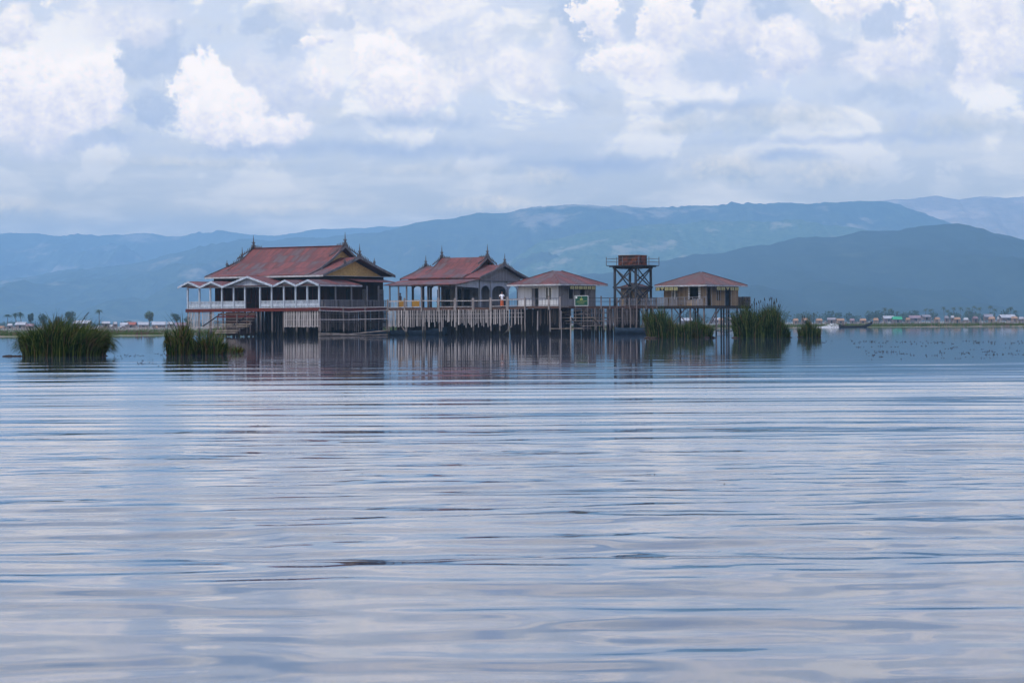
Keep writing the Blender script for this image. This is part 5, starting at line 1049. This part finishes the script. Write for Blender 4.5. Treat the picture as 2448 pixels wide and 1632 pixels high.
def blob(px, py, rx, ry, soft, op, br, flat=False):
    """one cloud: centre and radii in photo pixels of arc, soft edge, opacity, brightness -1..1"""
    global col
    cx = (px-1224)/100; cy = (776.6-py)/100; X = axs if flat else ax; Yv = ays if flat else ay
    qx = t.m('MULTIPLY', t.m('SUBTRACT', X, cx), 100/rx); qy = t.m('MULTIPLY', t.m('SUBTRACT', Yv, cy), 100/ry)
    r = t.m('SQRT', t.m('ADD', t.m('MULTIPLY', qx, qx), t.m('MULTIPLY', qy, qy)))
    if flat: soft = min(1., soft+.35)
    mask = t.m('MULTIPLY', t.step(r, 1.+.25*flat, max(.02, 1-soft)), op)
    if br > 0: sh = t.m('ADD', t.m('MULTIPLY', qy, .42), t.m('ADD', .28+br*.48, t.m('ADD', t.m('MULTIPLY', t.m('SUBTRACT', n2.outputs[0], .5), 1.3), t.m('MULTIPLY', t.m('SUBTRACT', n5.outputs[0], .5), .6))), clamp=True); cc = t.mix(sh, GREY, WHITE) if not flat else t.mix(sh, (.37, .50, .68), (.76, .77, .80))
    else: cc = t.mix(t.m('ADD', -br, t.m('MULTIPLY', t.m('SUBTRACT', n2.outputs[0], .5), .8), clamp=True), (.54, .64, .83), (.30, .45, .70))
    col = t.mix(mask, col, cc)
for a in ((200, -180, 260, 120, .5, .9, .8), (620, -120, 160, 90, .5, .8, -.9), (900, -230, 260, 110, .4, .9, .7), (1180, -90, 120, 80, .5, .8, .6), (1450, -200, 200, 120, .5, .8, -.9), (1750, -120, 240, 90, .5, .9, .7), (2150, -250, 200, 120, .5, .8, -.6), (2400, -130, 200, 90, .5, .9, .8), (100, -420, 300, 100, .5, .8, -1.), (520, -400, 240, 120, .4, .9, .9), (1250, -420, 300, 110, .4, .9, .8), (1900, -430, 260, 110, .5, .9, .8),
          (980, 60, 420, 170, .8, .5, .45), (1700, 120, 420, 150, .7, .55, .4), (2100, 140, 200, 120, .7, .5, .3), (2330, 120, 190, 150, .6, .9, .55), (300, 60, 200, 80, .8, .6, .2), (2370, 40, 90, 50, .4, .8, .7), (1330, 110, 60, 40, .5, .6, .5),
          (640, 210, 220, 110, .8, .6, .01), (1150, 150, 160, 90, .8, .5, .3),
          (620, 60, 60, 40, .5, .7, -.3), (1390, 60, 60, 80, .6, .7, -.35), (1660, 20, 60, 30, .5, .7, -.4), (1860, 40, 90, 40, .6, .7, -.4), (1980, 130, 70, 80, .6, .6, -.35), (1350, 240, 180, 40, .8, .6, -.4), (2100, 250, 200, 36, .8, .6, -.45), (820, 60, 60, 50, .6, .6, -.3), (700, 110, 60, 60, .6, .6, -.3),
          (60, 60, 70, 60, .4, .9, .7), (195, 8, 50, 26, .5, .9, .9), (90, 220, 190, 130, .35, 1, .75), (235, 215, 95, 105, .3, 1, .85), (60, 330, 260, 60, .9, .7, .3),
          (375, 140, 105, 75, .4, .85, -.3), (350, 95, 70, 45, .7, .7, .5), (250, 330, 140, 40, .7, .8, -.45), (380, 270, 60, 60, .6, .8, -.5),
          (500, 215, 75, 85, .22, 1, 1.), (540, 265, 125, 85, .25, 1, .85), (650, 300, 120, 60, .35, 1, .65), (600, 350, 200, 35, .8, .7, -.3),
          (930, 155, 110, 75, .3, 1, .8), (960, 215, 130, 75, .4, 1, .7), (980, 290, 210, 28, .8, .9, -.55, True), (765, 128, 45, 24, .4, 1, .9), (765, 195, 50, 40, .5, .9, .8), (1110, 190, 70, 60, .8, .8, .8), (740, 20, 80, 50, .5, .8, .8), (1010, 15, 120, 40, .7, .7, .7),
          (1440, 45, 60, 62, .2, 1, 1.), (1530, 50, 60, 60, .5, .8, -.05), (1595, 50, 62, 95, .3, 1, .85), (1500, 145, 130, 48, .35, 1, .9), (1260, 185, 120, 90, .6, .8, .55), (1740, 70, 100, 90, .4, .8, .5), (1890, 130, 115, 85, .4, .9, .5), (1720, 170, 120, 60, .6, .8, -.1),
          (2060, 25, 100, 40, .25, 1, 1.), (2175, 55, 55, 62, .25, 1, .9), (2110, 75, 70, 45, .4, .9, -.1), (2140, 150, 160, 65, .6, .7, .35), (2250, 140, 50, 120, .7, .7, -.2),
          (950, 355, 560, 26, .9, .8, -.6, True), (1700, 265, 260, 24, .9, .8, -.6, True), (1420, 395, 300, 30, .7, .8, -.8, True), (1880, 380, 110, 22, .7, .8, -.6, True), (2050, 345, 420, 16, .9, .7, -.5, True),
          (1740, 410, 130, 42, .35, .9, .25, True), (1990, 425, 140, 42, .4, .8, .25, True), (1850, 295, 200, 38, .6, .7, .25, True), (1590, 305, 140, 26, .6, .7, .2, True), (2280, 315, 230, 36, .7, .7, .25, True), (1320, 425, 90, 34, .6, .8, .25, True), (70, 495, 110, 28, .6, .8, .2, True), (1180, 492, 130, 24, .5, .9, .35, True), (700, 500, 320, 22, .9, .6, .1, True), (450, 390, 320, 18, .9, .6, .15, True), (1050, 405, 300, 20, .9, .5, .15, True)):
    blob(*a)
# the lake air dims what lies beyond it: give the clouds the radiance they must have outside the haze
dist = t.m('MINIMUM', 13.6, t.m('DIVIDE', .64, t.m('MAXIMUM', z, .02))); T = t.m('EXPONENT', t.m('MULTIPLY', dist, -.13))
air = t.mix(1., (.22, .42, .72), t.xyz(*[t.m('SUBTRACT', 1., T)]*3), 'MULTIPLY')
col = t.mix(1., t.mix(1., col, air, 'SUBTRACT'), t.xyz(T, T, T), 'DIVIDE')
col = t.mix(1., col, (.25, .25, .25), 'LIGHTEN')
col = t.mix(t.m('MULTIPLY', t.step(z, .22, .45), .6), col, (.95, 1.12, 1.95))
skyc = t.mix(.93, sky.outputs[0], t.mix(1., col, (BR, BR, BR), 'MULTIPLY'))
below = t.mix(t.step(z, -.02, 0.), (4., 5., 7.), skyc)
bg = t.node('ShaderNodeBackground'); t.l.new(below, bg.inputs[0]); bg.inputs[1].default_value = SK
wo = t.node('ShaderNodeOutputWorld'); t.l.new(bg.outputs[0], wo.inputs[0])
W.cycles.sampling_method = 'MANUAL'; W.cycles.sample_map_resolution = 512
